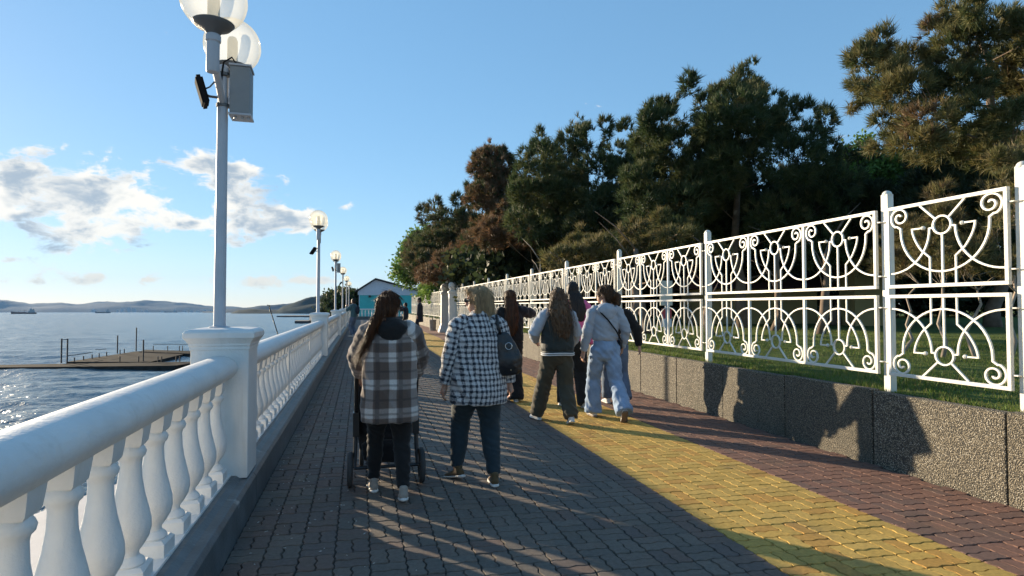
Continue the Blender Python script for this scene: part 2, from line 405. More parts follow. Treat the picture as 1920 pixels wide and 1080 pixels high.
# ---------------------------------------------------------------- paved promenade
PAVE0, PAVE1, CELL = -0.755, 4.74, 0.206
slab = MB(); slab.box(-0.80, 4.80, -3, 74, -0.024, -0.0130)
path = tag(slab.build('paved_path', M['joint']), kind='structure')
def wave_outline(L, Wd, amp=0.0075, N=8, K=3):
    """wavy interlocking paver, long axis x, corner at the origin"""
    g_ = 0.0040; pts = []
    for i in range(N):  pts.append((g_ + (L - 2 * g_) * i / N, g_ + amp * math.sin(2 * PI * 2 * i / N)))
    for i in range(K):  pts.append((L - g_ + 0.6 * amp * math.sin(PI * 2 * i / 3), g_ + (Wd - 2 * g_) * i / K))
    for i in range(N):  pts.append((g_ + (L - 2 * g_) * (N - i) / N, Wd - g_ + amp * math.sin(2 * PI * 2 * (N - i) / N)))
    for i in range(K):  pts.append((g_ + 0.6 * amp * math.sin(PI * 2 * (K - i) / 3) * (K > 1), g_ + (Wd - 2 * g_) * (K - i) / K))
    return pts
def paver_geo(vertical, coarse=False):
    o = wave_outline(CELL, CELL / 2, 0.0075, 5, 1) if coarse else wave_outline(CELL, CELL / 2); cx, cy = CELL / 2, CELL / 4; n = len(o); v = []
    top = [(cx + (x - cx) * 0.975, cy + (y - cy) * 0.95) for x, y in o]
    v += [(x, y, 0.0) for x, y in top] + [(x, y, -0.006) for x, y in o] + [(x, y, -0.018) for x, y in o]
    if vertical: v = [(CELL / 2 - y if False else y, x, z) for x, y, z in v]
    f = []
    if coarse: v = np.array([p for p in v[:n]] + [p for p in v[2 * n:]]).tolist()
    for a in ((0,) if coarse else (0, n)):
        for i in range(n): f.append((a + i, a + n + i, a + n + (i + 1) % n, a + (i + 1) % n))
    tri = [(0, i, i + 1) for i in range(1, n - 1)]
    return np.array(v), f, tuple(range(n)), n
PAL = {'grey': [(0.142, 0.120, 0.100), (0.155, 0.131, 0.108), (0.132, 0.114, 0.096), (0.158, 0.128, 0.104)],
       'brown': [(0.142, 0.108, 0.088), (0.132, 0.104, 0.088), (0.150, 0.108, 0.088), (0.127, 0.103, 0.090)],
       'yellow': [(0.45, 0.295, 0.072), (0.49, 0.325, 0.085), (0.42, 0.28, 0.072), (0.46, 0.30, 0.075), (0.43, 0.245, 0.06)],
       'red': [(0.185, 0.100, 0.074), (0.165, 0.094, 0.072), (0.20, 0.108, 0.078), (0.15, 0.092, 0.074)]}
M['paver'] = attr_material('paver', 0.8, 0.6, 420, 0.24, 38, stain=((0.11, 0.085, 0.055), 1.9, 0.50, 0.78, 0.5))
def zone(i, ncol, rs):
    x = PAVE0 + (i + 0.5) * CELL
    if x > 3.66: return 'red'
    if x > 2.33: return 'yellow'
    if x > 2.12: return 'brown'
    if x < 0.10: return 'brown' if rs.random() < 0.6 else 'grey'
    return 'brown' if rs.random() < 0.16 else 'grey'
def build_pavers():
    rs = random.Random(11); geo = [paver_geo(0), paver_geo(1)]; ncol = int(round((PAVE1 - PAVE0) / CELL)) + 1
    Y0, Y1 = 1.2 - 9 * CELL, 28.0; items = []
    for j in range(int((Y1 - Y0) / CELL)):
        for i in range(ncol):
            vert = (i + j) % 2; zn = zone(i, ncol, rs)
            for k in range(2):
                x = PAVE0 + i * CELL + (k * CELL / 2 if vert else 0); y = Y0 + j * CELL + (0 if vert else k * CELL / 2)
                if x + CELL / 4 > PAVE1: continue
                items.append((x, y, vert, zn, rs.randrange(len(PAL[zn]))))
    def vis(it):
        cx, cy = it[0] + 0.08, it[1] + 0.08; d = cx * FW[0] + cy * FW[1]; s = cx * FW[1] - cy * FW[0]
        u = 960 + F_PX * s / d; v = 574 + F_PX * CAM_H / d
        return d if (0 < u < 1920 and v < 1085) else d + 50
    items.sort(key=vis)
    cache = {}
    for n_, (x, y, vert, zn, c) in enumerate(items[:300]):
        key = (vert, zn, c)
        if key not in cache:
            v, f, topf, n = geo[vert]; me = mesh('paver', v, list(f) + [topf], M['paver'])
            bm = bmesh.new(); bm.from_mesh(me); bmesh.ops.recalc_face_normals(bm, faces=bm.faces); bm.to_mesh(me); bm.free()
            if me.polygons[len(me.polygons) - 1].normal.z < 0: me.flip_normals()
            a = me.attributes.new('pc', 'FLOAT_COLOR', 'FACE'); a.data.foreach_set('color', list((*PAL[zn][c], 1.0)) * len(me.polygons)); cache[key] = me
        o = link('paver', cache[key], path, (x, y, rs.uniform(-0.003, 0.0012)))
        o.rotation_euler = (rs.uniform(-0.013, 0.013), rs.uniform(-0.013, 0.013), rs.uniform(-0.01, 0.01))
    rest = items[300:]; V = []; Fq = []; C = []
    for vert, far in ((0, 0), (1, 0), (0, 1), (1, 1)):
        v, f, topf, n = paver_geo(vert, bool(far)); sub = [it for it in rest if it[2] == vert and (it[1] > 7.0 or it[1] < 1.2) == bool(far)]
        # top as quads strip fan pairs: split polygon into quads (n even)
        tq = [(topf[0 + q], topf[1 + q], topf[n - 2 - q], topf[n - 1 - q]) for q in range(n // 2 - 1)]
        fq = np.array(list(f) + tq)
        if vert: fq = fq[:, ::-1]
        P = np.array([(it[0], it[1], 0) for it in sub]); dz = np.random.uniform(-0.0018, 0.0012, len(sub))
        vv = v[None] + P[:, None]; vv[:, :, 2] += dz[:, None]
        tx = np.random.uniform(-0.008, 0.008, (len(sub), 1)); ty = np.random.uniform(-0.008, 0.008, (len(sub), 1))
        vv[:, :, 2] += tx * (v[None, :, 0] - .05) + ty * (v[None, :, 1] - .05)
        base = sum(len(a) for a in V)
        ff = fq[None] + (np.arange(len(sub)) * len(v))[:, None, None] + base
        V.append(vv.reshape(-1, 3)); Fq.append(ff.reshape(-1, 4))
        C.append(np.repeat(np.array([PAL[it[3]][it[4]] for it in sub]), len(fq), axis=0))
    o = link('paver_field', mesh_np('paver_field', np.concatenate(V), np.concatenate(Fq), M['paver'], False, np.concatenate(C)), path)
    o['kind'] = 'stuff'
    # far strips where single pavers cannot be told apart
    for nm, x0, x1, c in (('far_grey_paving', PAVE0, 2.12, (0.13, 0.12, 0.115)), ('far_yellow_paving', 2.12, 3.66, (0.42, 0.27, 0.06)), ('far_red_paving', 3.66, 4.74, (0.18, 0.09, 0.07))):
        b = MB(); b.box(x0, x1, Y0 + int((Y1 - Y0) / CELL) * CELL, 74, -0.012, -0.001); b.build(nm, material(nm, c, 0.85, 0.15, 9, 0.5, 25, coords='World'), path)
build_pavers()
# pale litter and grit lying on the paving
gm = MB(); rs = random.Random(5)
for _ in range(240):
    x = PAVE0 + abs(rs.gauss(0, 0.55)); y = rs.uniform(2.2, 11)
    if x > 4.6: continue
    a = rs.uniform(0, 6.3); L = rs.uniform(0.004, 0.014); w = rs.uniform(0.002, 0.005); c, s = math.cos(a), math.sin(a); z = 0.0025
    gm.add([(x - L * c, y - L * s, z), (x + w * s, y - w * c, z + 0.001), (x + L * c, y + L * s, z + 0.003), (x - w * s, y + w * c, z + 0.001), (x, y, z + 0.006)], [(0, 1, 4), (1, 2, 4), (2, 3, 4), (3, 0, 4)])
tag(gm.build('grit', material('pale_grit', (0.45, 0.43, 0.40), 0.8)), 'pale grit and petals scattered over the paving near the balustrade', 'litter', kind='stuff')
# ---------------------------------------------------------------- balustrade on the sea side
BX, PED0, PEDS = -0.99, 5.03, 11.2
bal = tag(empty('balustrade', (BX, 0, 0)), 'long white concrete balustrade with vase-shaped balusters on a grey plinth beside the sea', 'balustrade')
def baluster_mesh(n):
    b = MB(); b.frustum(0, 0, [(0.0, 0.078), (0.062, 0.078), (0.078, 0.062)], 4)
    b.lathe(0, 0, [(0.07, 0.058), (0.085, 0.066), (0.10, 0.060), (0.118, 0.040), (0.135, 0.040), (0.16, 0.058), (0.195, 0.078), (0.235, 0.087), (0.275, 0.085), (0.325, 0.074), (0.39, 0.058), (0.46, 0.047), (0.525, 0.044), (0.545, 0.047), (0.558, 0.059), (0.575, 0.063), (0.592, 0.056), (0.605, 0.045)], n)
    b.frustum(0, 0, [(0.60, 0.046), (0.615, 0.056), (0.66, 0.062), (0.702, 0.066)], 4)
    return b.mesh('baluster', M['white_concrete'], autosmooth=0.7)
BZ = 0.275
bm_hi, bm_lo = baluster_mesh(28), baluster_mesh(12)
# hand rail: half-round top over a stepped moulding
hr = [(-0.068, 0.965), (0.068, 0.965), (0.078, 0.972), (0.098, 0.990), (0.114, 1.012)]
for i in range(13):
    a = R(-5) + (PI + R(10)) * i / 12; hr.append((0.124 * math.cos(a), 1.040 + 0.098 * math.sin(a)))
hr += [(-0.114, 1.012), (-0.098, 0.990), (-0.078, 0.972)]
pl = [(0.235, -0.01), (0.228, 0.205), (0.205, 0.232), (0.155, 0.238), (0.120, 0.262), (-0.19, 0.262), (-0.19, -0.2)]
nsec = 7; secs = [PED0 + PEDS * k for k in range(-1, nsec)]
ped_b = MB(); ped_b.frustum(0, 0, [(0.24, 0.197), (1.195, 0.197)], 4)
ped_me = ped_b.mesh('pedestal', M['white_concrete'], bevel=0.008)
cap_b = MB(); cap_b.frustum(0, 0, [(1.180, 0.203), (1.205, 0.203), (1.212, 0.209), (1.225, 0.209), (1.245, 0.222), (1.262, 0.234), (1.268, 0.240), (1.305, 0.240), (1.318, 0.228), (1.330, 0.205), (1.338, 0.13)], 4)
cap_me = cap_b.mesh('pedestal_cap', M['white_concrete'], bevel=0.003)
plw = MB(); plw.box(-0.085, 0.085, -1.72, 1.72, 0.255, 0.2745); 
post_b = MB(); post_b.frustum(0, 0, [(0.258, 0.062), (0.968, 0.062)], 4); post_me = post_b.mesh('intermediate_post', M['white_concrete'], bevel=0.005)
for k, y in enumerate(secs):
    if k > 0:
        p = link('pedestal', ped_me, bal, (0, y, 0)); link('cap', cap_me, p)
    if k == len(secs) - 1: continue
    a, b = y + 0.199, y + PEDS - 0.199
    MB().extrude_y(hr, a, b).build('handrail', M['white_concrete'], bal, autosmooth=0.6)
    q = MB(); q.extrude_y(pl, y, y + PEDS - 0.003); q.build('plinth', M['grey_plinth'], bal, bevel=0.004)
    third = (b - a - 0.24) / 3
    for s in range(3):
        y0 = a + s * (third + 0.12)
        if s: link('intermediate_post', post_me, bal, (0, y0 - 0.06, 0))
        MB().box(-0.088, 0.088, y0 + 0.001, y0 + third - 0.001, 0.258, 0.276).build('base_strip', M['white_concrete'], bal)
        nb = 11; st = third / nb
        for i in range(nb):
            yy = y0 + (i + 0.5) * st
            if yy < -1.2: continue
            link('baluster', bm_hi if yy < 9 else bm_lo, bal, (0, yy, BZ), (i * 37 % 11 - 5) * 0.012)

# ---------------------------------------------------------------- street lamps on the pedestals
def glass_material():
    m = bpy.data.materials.new('milky_globe'); m.use_nodes = True; t = NT(m.node_tree); b = t.n['Principled BSDF']
    b.inputs['Base Color'].default_value = (0.86, 0.83, 0.72, 1); b.inputs['Roughness'].default_value = 0.12
    tr = t.node('ShaderNodeBsdfTransparent'); tl = t.node('ShaderNodeBsdfTranslucent'); tl.inputs[0].default_value = (0.80, 0.77, 0.66, 1)
    lw = t.node('ShaderNodeLayerWeight'); lw.inputs[0].default_value = 0.5
    m1 = t.node('ShaderNodeMixShader'); m1.inputs[0].default_value = 0.72; t.l.new(b.outputs[0], m1.inputs[1]); t.l.new(tl.outputs[0], m1.inputs[2])
    n = t.noise(t.node('ShaderNodeTexCoord').outputs['Object'], 4, 4, 0.6)
    fac = t.math('ADD', t.ramp(lw.outputs['Facing'], [(0.0, 0.36), (0.55, 0.42), (0.85, 0.72), (1.0, 0.97)]), t.math('MULTIPLY', t.math('SUBTRACT', n, 0.45), 0.25), clamp=True)
    m2 = t.node('ShaderNodeMixShader'); t.l.new(fac, m2.inputs[0]); t.l.new(tr.outputs[0], m2.inputs[1]); t.l.new(m1.outputs[0], m2.inputs[2])
    t.l.new(m2.outputs[0], t.n['Material Output'].inputs[0]); return m
M['globe'] = glass_material()
M['bulb'] = material('frosted_bulb', (0.55, 0.53, 0.46), 0.4)
pole_b = MB(); pole_b.lathe(0, 0, [(1.335, 0.075), (1.345, 0.075), (1.35, 0.046), (1.36, 0.043), (3.240, 0.038), (3.255, 0.036), (3.265, 0.022)], 20)
pole_b.sphere((0, 0, 3.310), 0.050, 16, 10)
LM = {'pole': pole_b.mesh('pole', M['lamp_grey'], autosmooth=0.6)}
arm = MB(); arm.tube([(0, 0.02, 3.060), (0, 0.13, 3.130), (0, 0.27, 3.200), (0, 0.365, 3.270)], 0.027, 10); arm.lathe(0, 0.40, [(3.150, 0.040), (3.160, 0.044), (3.360, 0.044), (3.370, 0.052), (3.410, 0.052), (3.415, 0.044), (3.440, 0.044)], 16)
LM['arm'] = arm.mesh('arm', M['lamp_grey'], autosmooth=0.6)
cup = MB(); cup.lathe(0, 0.40, [(3.420, 0.045), (3.445, 0.06), (3.470, 0.115), (3.495, 0.138), (3.500, 0.138), (3.485, 0.10)], 28); LM['cup'] = cup.mesh('globe_holder', M['dark_metal'], autosmooth=0.8)
gl = MB(); gl.sphere((0, 0.40, 3.670), 0.222, 40, 24); LM['globe'] = gl.mesh('globe', M['globe'], smooth=True)
bl = MB(); bl.lathe(0, 0.40, [(3.480, 0.032), (3.530, 0.032), (3.540, 0.042), (3.710, 0.042), (3.740, 0.03), (3.750, 0.01)], 14); LM['bulb'] = bl.mesh('bulb', M['bulb'], autosmooth=0.7)
cab = MB(); cab.box(0.054, 0.200, -0.05, 0.13, 2.98, 3.345); LM['cabinet'] = cab.mesh('cabinet', M['box_grey'], bevel=0.008)
cab3 = MB(); cab3.box(0.048, 0.207, -0.058, 0.138, 3.3455, 3.36); LM['cab_lid'] = cab3.mesh('cabinet_lid', M['lamp_grey'])
cab2 = MB(); cab2.box(0.048, 0.207, -0.058, 0.138, 2.965, 2.9795)
for q in (0.09, 0.14, 0.18): cab2.lathe(q, 0.0, [(2.945, 0.012), (2.9651, 0.012)], 8)
LM['cab_base'] = cab2.mesh('cabinet_base', M['lamp_grey'])
fl = MB(); fl.box(-0.08, 0.08, -0.014, 0.014, -0.105, 0.105); fl.box(-0.068, 0.068, 0.0142, 0.022, -0.092, 0.092)
for q in range(5): fl.box(-0.072 + q * 0.033, -0.062 + q * 0.033, -0.028, -0.0135, -0.09, 0.09)
M['matt_black'] = material('matt_black', (0.014, 0.014, 0.015), 0.95, spec=0.05)
LM['flood'] = fl.mesh('floodlight', M['matt_black'])
br = MB(); br.tube([(-0.035, 0, 2.99), (-0.09, -0.01, 2.99), (-0.115, -0.015, 3.0)], 0.010, 8); br.tube([(-0.01, -0.2, 3.06), (-0.06, -0.17, 3.01), (-0.105, -0.09, 3.02), (-0.12, -0.02, 3.05)], 0.006, 6)
LM['bracket'] = br.mesh('bracket', M['dark_metal'])
ck = MB(); ck.tube([(0.10, -0.03, 3.358), (0.07, -0.06, 3.40), (0.01, -0.05, 3.36), (-0.005, -0.047, 3.22), (0.0, -0.045, 3.10)], 0.007, 6); LM['cable'] = ck.mesh('cable', M['matt_black'], smooth=True)
cl_ = MB(); cl_.lathe(0, 0, [(-0.012, 0.044), (-0.012, 0.047), (0.012, 0.047), (0.012, 0.044)], 16); cl_.box(0.044, 0.056, -0.012, 0.012, -0.010, 0.010); LM['clamp'] = cl_.mesh('clamp', M['dark_metal'])
LAMP_LABELS = ['nearest twin-globe lamp post with grey cabinet, cut by the top of the picture',
               'second twin-globe lamp post from the camera, with a small black floodlight below its globes', 'third lamp post along the balustrade, with a grey cabinet under the globes',
               'fourth lamp post along the balustrade', 'fifth lamp post along the balustrade', 'sixth lamp post along the balustrade, before the turquoise building']
def street_lamp(x, y, label, cabinet, flood, rz):
    o = tag(empty('street_lamp', (x, y, 0), rz), label, 'street lamp', 'lamp posts standing on the balustrade')
    link('pole', LM['pole'], o)
    for r in (0, PI):
        a = link('arm', LM['arm'], o, None, r); link('globe_holder', LM['cup'], a); 
        gg = link('globe', LM['globe'], o, None, r); link('bulb', LM['bulb'], gg)
    if cabinet:
        c = link('cabinet', LM['cabinet'], o); link('cabinet_lid', LM['cab_lid'], c); link('cabinet_base', LM['cab_base'], c); link('cable', LM['cable'], o)
        for zc_ in (3.04, 3.28): link('clamp', LM['clamp'], o, (0, 0, zc_))
    if flood:
        f_ = link('floodlight', LM['flood'], o, (-0.128, -0.10, 3.10 if cabinet else 2.90)); f_.rotation_euler = (R(35), R(0), R(70)) if not cabinet else (R(-16), R(0), R(103))
        link('bracket', LM['bracket'], o, (0, 0, 0.11 if cabinet else -0.09))
for k in range(6):
    street_lamp(BX - 0.045, PED0 + PEDS * k, LAMP_LABELS[k], k in (0, 2), k in (0, 1, 2, 3), R(2))

# ---------------------------------------------------------------- retaining wall with pebble-faced slabs
WX, WZ = 4.74, 0.70
wall = tag(empty('retaining_wall', (WX, 0, 0)), 'low retaining wall of pebble-dash slabs below the white fence', 'wall')
rs = random.Random(3)
yy = 1.11; GATE0, GATE1 = 31.8, 35.3
while yy < 66:
    w = 1.235
    if not (GATE0 - 1 < yy < GATE1):
        b = MB(); b.box(rs.uniform(-0.003, 0.003), 0.10, yy + 0.006, yy + w - 0.006, -0.03, WZ + rs.uniform(-0.008, 0.010))
        b.build('slab', M['aggregate'], wall, bevel=0.010)
    yy += w
MB().box(0.03, 0.17, 0.5, GATE0 - 0.25, -0.03, WZ - 0.03).build('backing', M['joint'], wall)
MB().box(0.03, 0.17, GATE1 + 0.25, 66, -0.03, WZ - 0.03).build('backing', M['joint'], wall)
# ---------------------------------------------------------------- lawn above the wall
def lawn_material():
    m = bpy.data.materials.new('lawn_turf'); m.use_nodes = True; t = NT(m.node_tree); b = t.n['Principled BSDF']; b.inputs['Roughness'].default_value = 0.9; b.inputs['Specular IOR Level'].default_value = 0.2
    p = t.node('ShaderNodeNewGeometry').outputs['Position']
    c = t.ramp(t.noise(p, 2.2, 6, 0.65), [(0.3, (0.06, 0.085, 0.02)), (0.55, (0.10, 0.14, 0.03)), (0.75, (0.14, 0.15, 0.045))])
    t.l.new(c, b.inputs['Base Color'])
    bn = t.node('ShaderNodeBump'); bn.inputs['Strength'].default_value = 0.8; bn.inputs['Distance'].default_value = 0.05; t.l.new(t.noise(p, 25, 4, 0.7), bn.inputs['Height']); t.l.new(bn.outputs[0], b.inputs['Normal'])
    return m
lv = []; nx, ny = 60, 90
for j in range(ny):
    for i in range(nx):
        x = WX + 0.16 + 60 * (i / (nx - 1)) ** 2; y = -3 + 72 * j / (ny - 1)
        lv.append((x, y, WZ - 0.012 + 0.035 * mnoise.noise(Vector((x * 0.5, y * 0.5, 1))) * min(1, (x - WX) / 1.0) + 0.012 * max(0, x - WX - 1)))
lf = [(j * nx + i, j * nx + i + 1, (j + 1) * nx + i + 1, (j + 1) * nx + i) for j in range(ny - 1) for i in range(nx - 1)]
tag(link('lawn', mesh('lawn', lv, lf, lawn_material(), True)), kind='structure')
def blades(name, n, area, hmin, hmax, w, seed, cols):
    r_ = np.random.RandomState(seed); x = area[0] + (area[1] - area[0]) * r_.rand(n) ** 1.7; y = area[2] + (area[3] - area[2]) * r_.rand(n) ** 1.5
    z = WZ - 0.03 + 0.012 * np.maximum(0, x - WX - 1)
    clump = 0.55 + 0.75 * (0.5 + 0.5 * np.sin(x * 5.1 + 2 * np.sin(y * 2.3)) * np.sin(y * 4.3 + 1.7 * np.sin(x * 3.1)))
    h = (hmin + (hmax - hmin) * r_.rand(n)) * clump; a = r_.rand(n) * 6.283; lean = (r_.rand(n, 2) - 0.5) * 0.09
    dx, dy = np.cos(a) * w, np.sin(a) * w
    v = np.stack([np.stack([x - dx, y - dy, z], -1), np.stack([x + dx, y + dy, z], -1), np.stack([x + lean[:, 0] * h / hmax, y + lean[:, 1] * h / hmax, z + h], -1)], 1).reshape(-1, 3)
    c = np.array(cols)[r_.randint(0, len(cols), n)] * (0.75 + 0.5 * r_.rand(n, 1))
    o = link(name, mesh_np(name, v, np.arange(3 * n).reshape(n, 3), M['leaf'], False, c)); return o
M['leaf'] = attr_material('leaf', 0.6, 0, 0, 0.0, 1.0, 0.35, 0.3)
M['needle'] = attr_material('needle', 0.6, 0, 0, 0.0, 1.0, 0.34, 0.25)
tag(blades('grass', 120000, (WX + 0.12, WX + 9, 1.8, 26), 0.03, 0.085, 0.005, 4, [(0.12, 0.19, 0.03), (0.095, 0.155, 0.025), (0.16, 0.20, 0.045), (0.18, 0.17, 0.06)]), 'short rough green grass growing above the retaining wall', 'grass', kind='stuff')

# ---------------------------------------------------------------- ornamental iron fence
FX, FP = 4.865, 4.93
fence = tag(empty('iron_fence', (FP, 0, 0)), 'tall white ornamental iron fence with rings, scrolls and arcs on the retaining wall', 'fence')
Z0, Z1, Z2, Z3 = 0.848, 1.605, 1.666, 2.428; MW = 1.012
def arc(cy, cz, r_, a0, a1, n): return [(0, cy + r_ * math.cos(a0 + (a1 - a0) * i / n), cz + r_ * math.sin(a0 + (a1 - a0) * i / n)) for i in range(n + 1)]
BW, BD = 0.0150, 0.017
def ornament(q):
    """parts of one module of the lower panel (origin = bottom centre, mirrored for the upper); q = curve segments"""
    out = []
    H = Z1 - Z0; zc = 0.245; Rr = 0.382; e = MW / 2 - 0.012; ringr = 0.078
    out.append(('ring', MB().sweep_x(arc(0, zc - 0.020, ringr, 0, 2 * PI, 3 * q)[:-1], BW, BD * 1.1, True)))
    out.append(('stem', MB().sweep_x([(0, 0, zc - 0.02 + ringr), (0, 0, H - 0.02)], BW, BD * 0.9)))
    for s in (-1, 1):
        out.append(('diagonal', MB().sweep_x([(0, s * ringr * 0.72, zc - 0.02 - ringr * 0.72), (0, s * 0.195, 0.03)], BW, BD * 0.9)))
    pts = arc(0, zc, Rr, 0, PI, 3 * q)
    out.append(('large_arc', MB().sweep_x(pts, BW, BD)))
    for s in (-1, 1):
        a = [(0.0, s * (e - Rr * math.sin(u)), zc + Rr * math.cos(u)) for u in [PI / 2 * i / (2 * q) * 1.0 for i in range(2 * q + 1)]]
        a.append((0, s * ringr * 1.0, zc - 0.005)); out.append(('side_arc', MB().sweep_x(a, BW, BD * 0.85)))
        c = [(0, s * 0.175, zc - 0.012), (0, s * 0.272, zc - 0.012)]
        for i in range(1, q + 1):
            u = i / q; c.append((0, s * (0.272 - 0.082 * u ** 1.7), zc - 0.012 + 0.195 * u))
        c += [(0, s * 0.112, zc + 0.255), (0, s * 0.112, H - 0.02)]
        b = MB().sweep_x(c, BW * 0.9, BD * 0.8); b.sphere((0, s * 0.170, zc - 0.012), 0.0185, 8, 6); out.append(('inner_bar', b))
        sp = [(0, s * Rr, zc), (0, s * Rr, zc - 0.03), (0, s * (Rr + 0.035), zc - 0.055)]
        cy_, cz_ = s * (Rr + 0.008), 0.108
        for i in range(0, 5 * q + 1):
            u = i / (5 * q); an = R(62) - u * R(560); rr = 0.082 * (1 - u) ** 0.8 + 0.012
            sp.append((0, cy_ + s * rr * math.cos(an), cz_ + rr * math.sin(an)))
        out.append(('scroll', MB().sweep_x(sp, BW, BD)))
    return out
def fence_meshes(q):
    lo = ornament(q); res = []
    for nm, b in lo: res.append((nm, b.mesh(nm, M['white_metal'])))
    up = []
    for nm, b in ornament(q):
        b.v = [(x, y, -z) for x, y, z in b.v]; up.append((nm, b.mesh(nm, M['white_metal'])))
    return res, up
OR_HI = fence_meshes(7); OR_LO = [[], []]
for i, sign in ((0, 1), (1, -1)):
    b = MB()
    for nm, m_ in ornament(3): b.add([(x, y, sign * z) for x, y, z in m_.v], m_.f)
    OR_LO[i] = b.mesh('ornament', M['white_metal'])
def fence_panel(ya, yb, nmod, hi):
    """one bay between two posts: two framed halves"""
    o = empty('panel', (FX - FP, 0, 0)); o.parent = fence
    for z0, z1, sgn, idx in ((Z0, Z1, 1, 0), (Z2, Z3, -1, 1)):
        w = 0.031; fr = MB()
        fr.box(-0.017, 0.017, ya, yb, z0, z0 + w); fr.box(-0.017, 0.017, ya, yb, z1 - w, z1)
        fr.box(-0.0165, 0.0165, ya, ya + w, z0 + w, z1 - w); fr.box(-0.0165, 0.0165, yb - w, yb, z0 + w, z1 - w)
        L = yb - ya; step = L / nmod
        for k in range(1, nmod): fr.box(-0.0150, 0.0150, ya + k * step - 0.016, ya + k * step + 0.016, z0 + w, z1 - w)
        for yz in (ya, yb):
            sg = -1 if yz == ya else 1
            for zz in (z0 + 0.12, z1 - 0.12): fr.box(-0.006, 0.05, min(yz, yz + sg * 0.045), max(yz, yz + sg * 0.045), zz - 0.006, zz + 0.006)
        fr.build('frame', M['white_metal'], o, bevel=0.003 if hi else 0)
        for k in range(nmod):
            yc = ya + (k + 0.5) * step; zb = z0 if sgn > 0 else z1
            if hi:
                for nm, me in OR_HI[idx]: 
                    p = link(nm, me, o, (0, yc, zb)); p.scale = (1, step / (MW + 0.028), 1)
            else:
                p = link('ornament', OR_LO[idx], o, (0, yc, zb)); p.scale = (1, step / (MW + 0.028), 1)
    return o
fp = MB(); fp.frustum(0, 0, [(WZ - 0.06, 0.036), (2.575, 0.036)], 4); fp.sphere((0, 0, 2.578), 0.043, 14, 8, (1, 1, 0.85))
post_mesh = fp.mesh('post', M['white_metal'], autosmooth=0.6)
posts = [0.40, 3.55, 4.79] + [4.79 + 3.125 * k for k in range(1, 9)] + [31.55]
for a, b in zip(posts[:-1], posts[1:]):
    n = max(1, int(round((b - a) / 1.04)))
    fence_panel(a + 0.062, b - 0.062, n, b < 15)
for y in posts: link('post', post_mesh, fence, (0, y, 0))
# the stretch beyond the gate pillars
fence2 = tag(empty('iron_fence', (FP, 40, 0)), 'white iron fence beyond the two ball-topped gate pillars', 'fence')
fence_sv = fence; fence = fence2
posts2 = [GATE1 + 0.35 + 3.0 * k for k in range(9)]
for a, b in zip(posts2[:-1], posts2[1:]):
    p = fence_panel(a + 0.062, b - 0.062, 3, False); p.location = (FX - FP, -40, 0)
for y in posts2: link('post', post_mesh, fence2, (0, y - 40, 0))
fence = fence_sv
# gate pillars with balls
for y, lab in ((GATE0, 'nearer white ball-topped gate pillar at the break in the fence'), (GATE1 - 0.4, 'farther white ball-topped gate pillar at the break in the fence')):
    o = tag(empty('gate_pillar', (4.72, y, 0)), lab, 'pillar', 'gate pillars')
    MB().frustum(0, 0, [(0, 0.34), (0.10, 0.34), (0.16, 0.30), (0.45, 0.215), (0.50, 0.205), (2.15, 0.20), (2.2, 0.24), (2.28, 0.24), (2.3, 0.18), (2.36, 0.12)], 4).build('shaft', M['white_concrete'], o, bevel=0.006)
    MB().sphere((0, 0, 2.56), 0.24, 24, 14).build('ball', M['white_concrete'], o, smooth=True)

# ---------------------------------------------------------------- far end: railing, turquoise building
M['teal'] = material('turquoise_paint', (0.06, 0.46, 0.45), 0.6, 0.08, 1.5, coords='World')
M['gable'] = material('pale_grey_boards', (0.60, 0.60, 0.66), 0.6, 0.06, 2, coords='World')
M['roof'] = material('dark_roof_edge', (0.10, 0.085, 0.09), 0.7, 0.1, 2, coords='World')
er = tag(empty('end_railing', (1.6, 70, 0)), 'white railing across the far end of the promenade', 'railing')
MB().box(-2.6, 3.2, -0.12, 0.12, 0, 0.35).build('plinth', M['grey_plinth'], er)
MB().box(-2.6, 3.2, -0.10, 0.10, 1.08, 1.22).build('handrail', M['white_concrete'], er, bevel=0.03)
for i in range(16): link('baluster', bm_lo, er, (-2.45 + i * 0.36, 0, 0.36))
bd = tag(empty('turquoise_building', (4.0, 84, 0)), 'turquoise boarded building with a pale gable at the end of the promenade', 'building')
MB().box(-4.15, 4.3, 0, 10, 0, 3.05).build('wall', M['teal'], bd)
MB().add([(-4.3, -0.02, 3.05), (4.5, -0.02, 3.05), (4.5, -0.02, 3.35), (-2.0, -0.02, 5.05), (-4.3, -0.02, 3.5)] + [(-4.3, 10, 3.05), (4.5, 10, 3.05), (4.5, 10, 3.35), (-2.0, 10, 5.05), (-4.3, 10, 3.5)],
         [(0, 1, 2, 3, 4), (9, 8, 7, 6, 5), (0, 5, 6, 1)]).build('gable', M['gable'], bd)
rf = MB()
for (xa, za), (xb, zb) in (((-4.7, 3.38), (-2.0, 5.16)), ((-2.0, 5.16), (4.9, 3.34))):
    rf.add([(xa, -0.45, za), (xb, -0.45, zb), (xb, 10.4, zb), (xa, 10.4, za), (xa, -0.45, za + 0.13), (xb, -0.45, zb + 0.13), (xb, 10.4, zb + 0.13), (xa, 10.4, za + 0.13)],
           [(0, 1, 2, 3), (4, 7, 6, 5), (0, 4, 5, 1), (1, 5, 6, 2), (2, 6, 7, 3), (3, 7, 4, 0)])
rf.build('roof', M['roof'], bd)
for x in (-4.15, -2.9, 0.2, 4.25): MB().box(x, x + 0.08, -0.035, -0.003, 0.0, 3.04).build('trim_strip', M['gable'] if x < -3.5 else M['teal'], bd)
MB().box(-4.2, 4.4, -0.05, -0.022, 2.98, 3.12).build('eaves_board', M['gable'], bd)
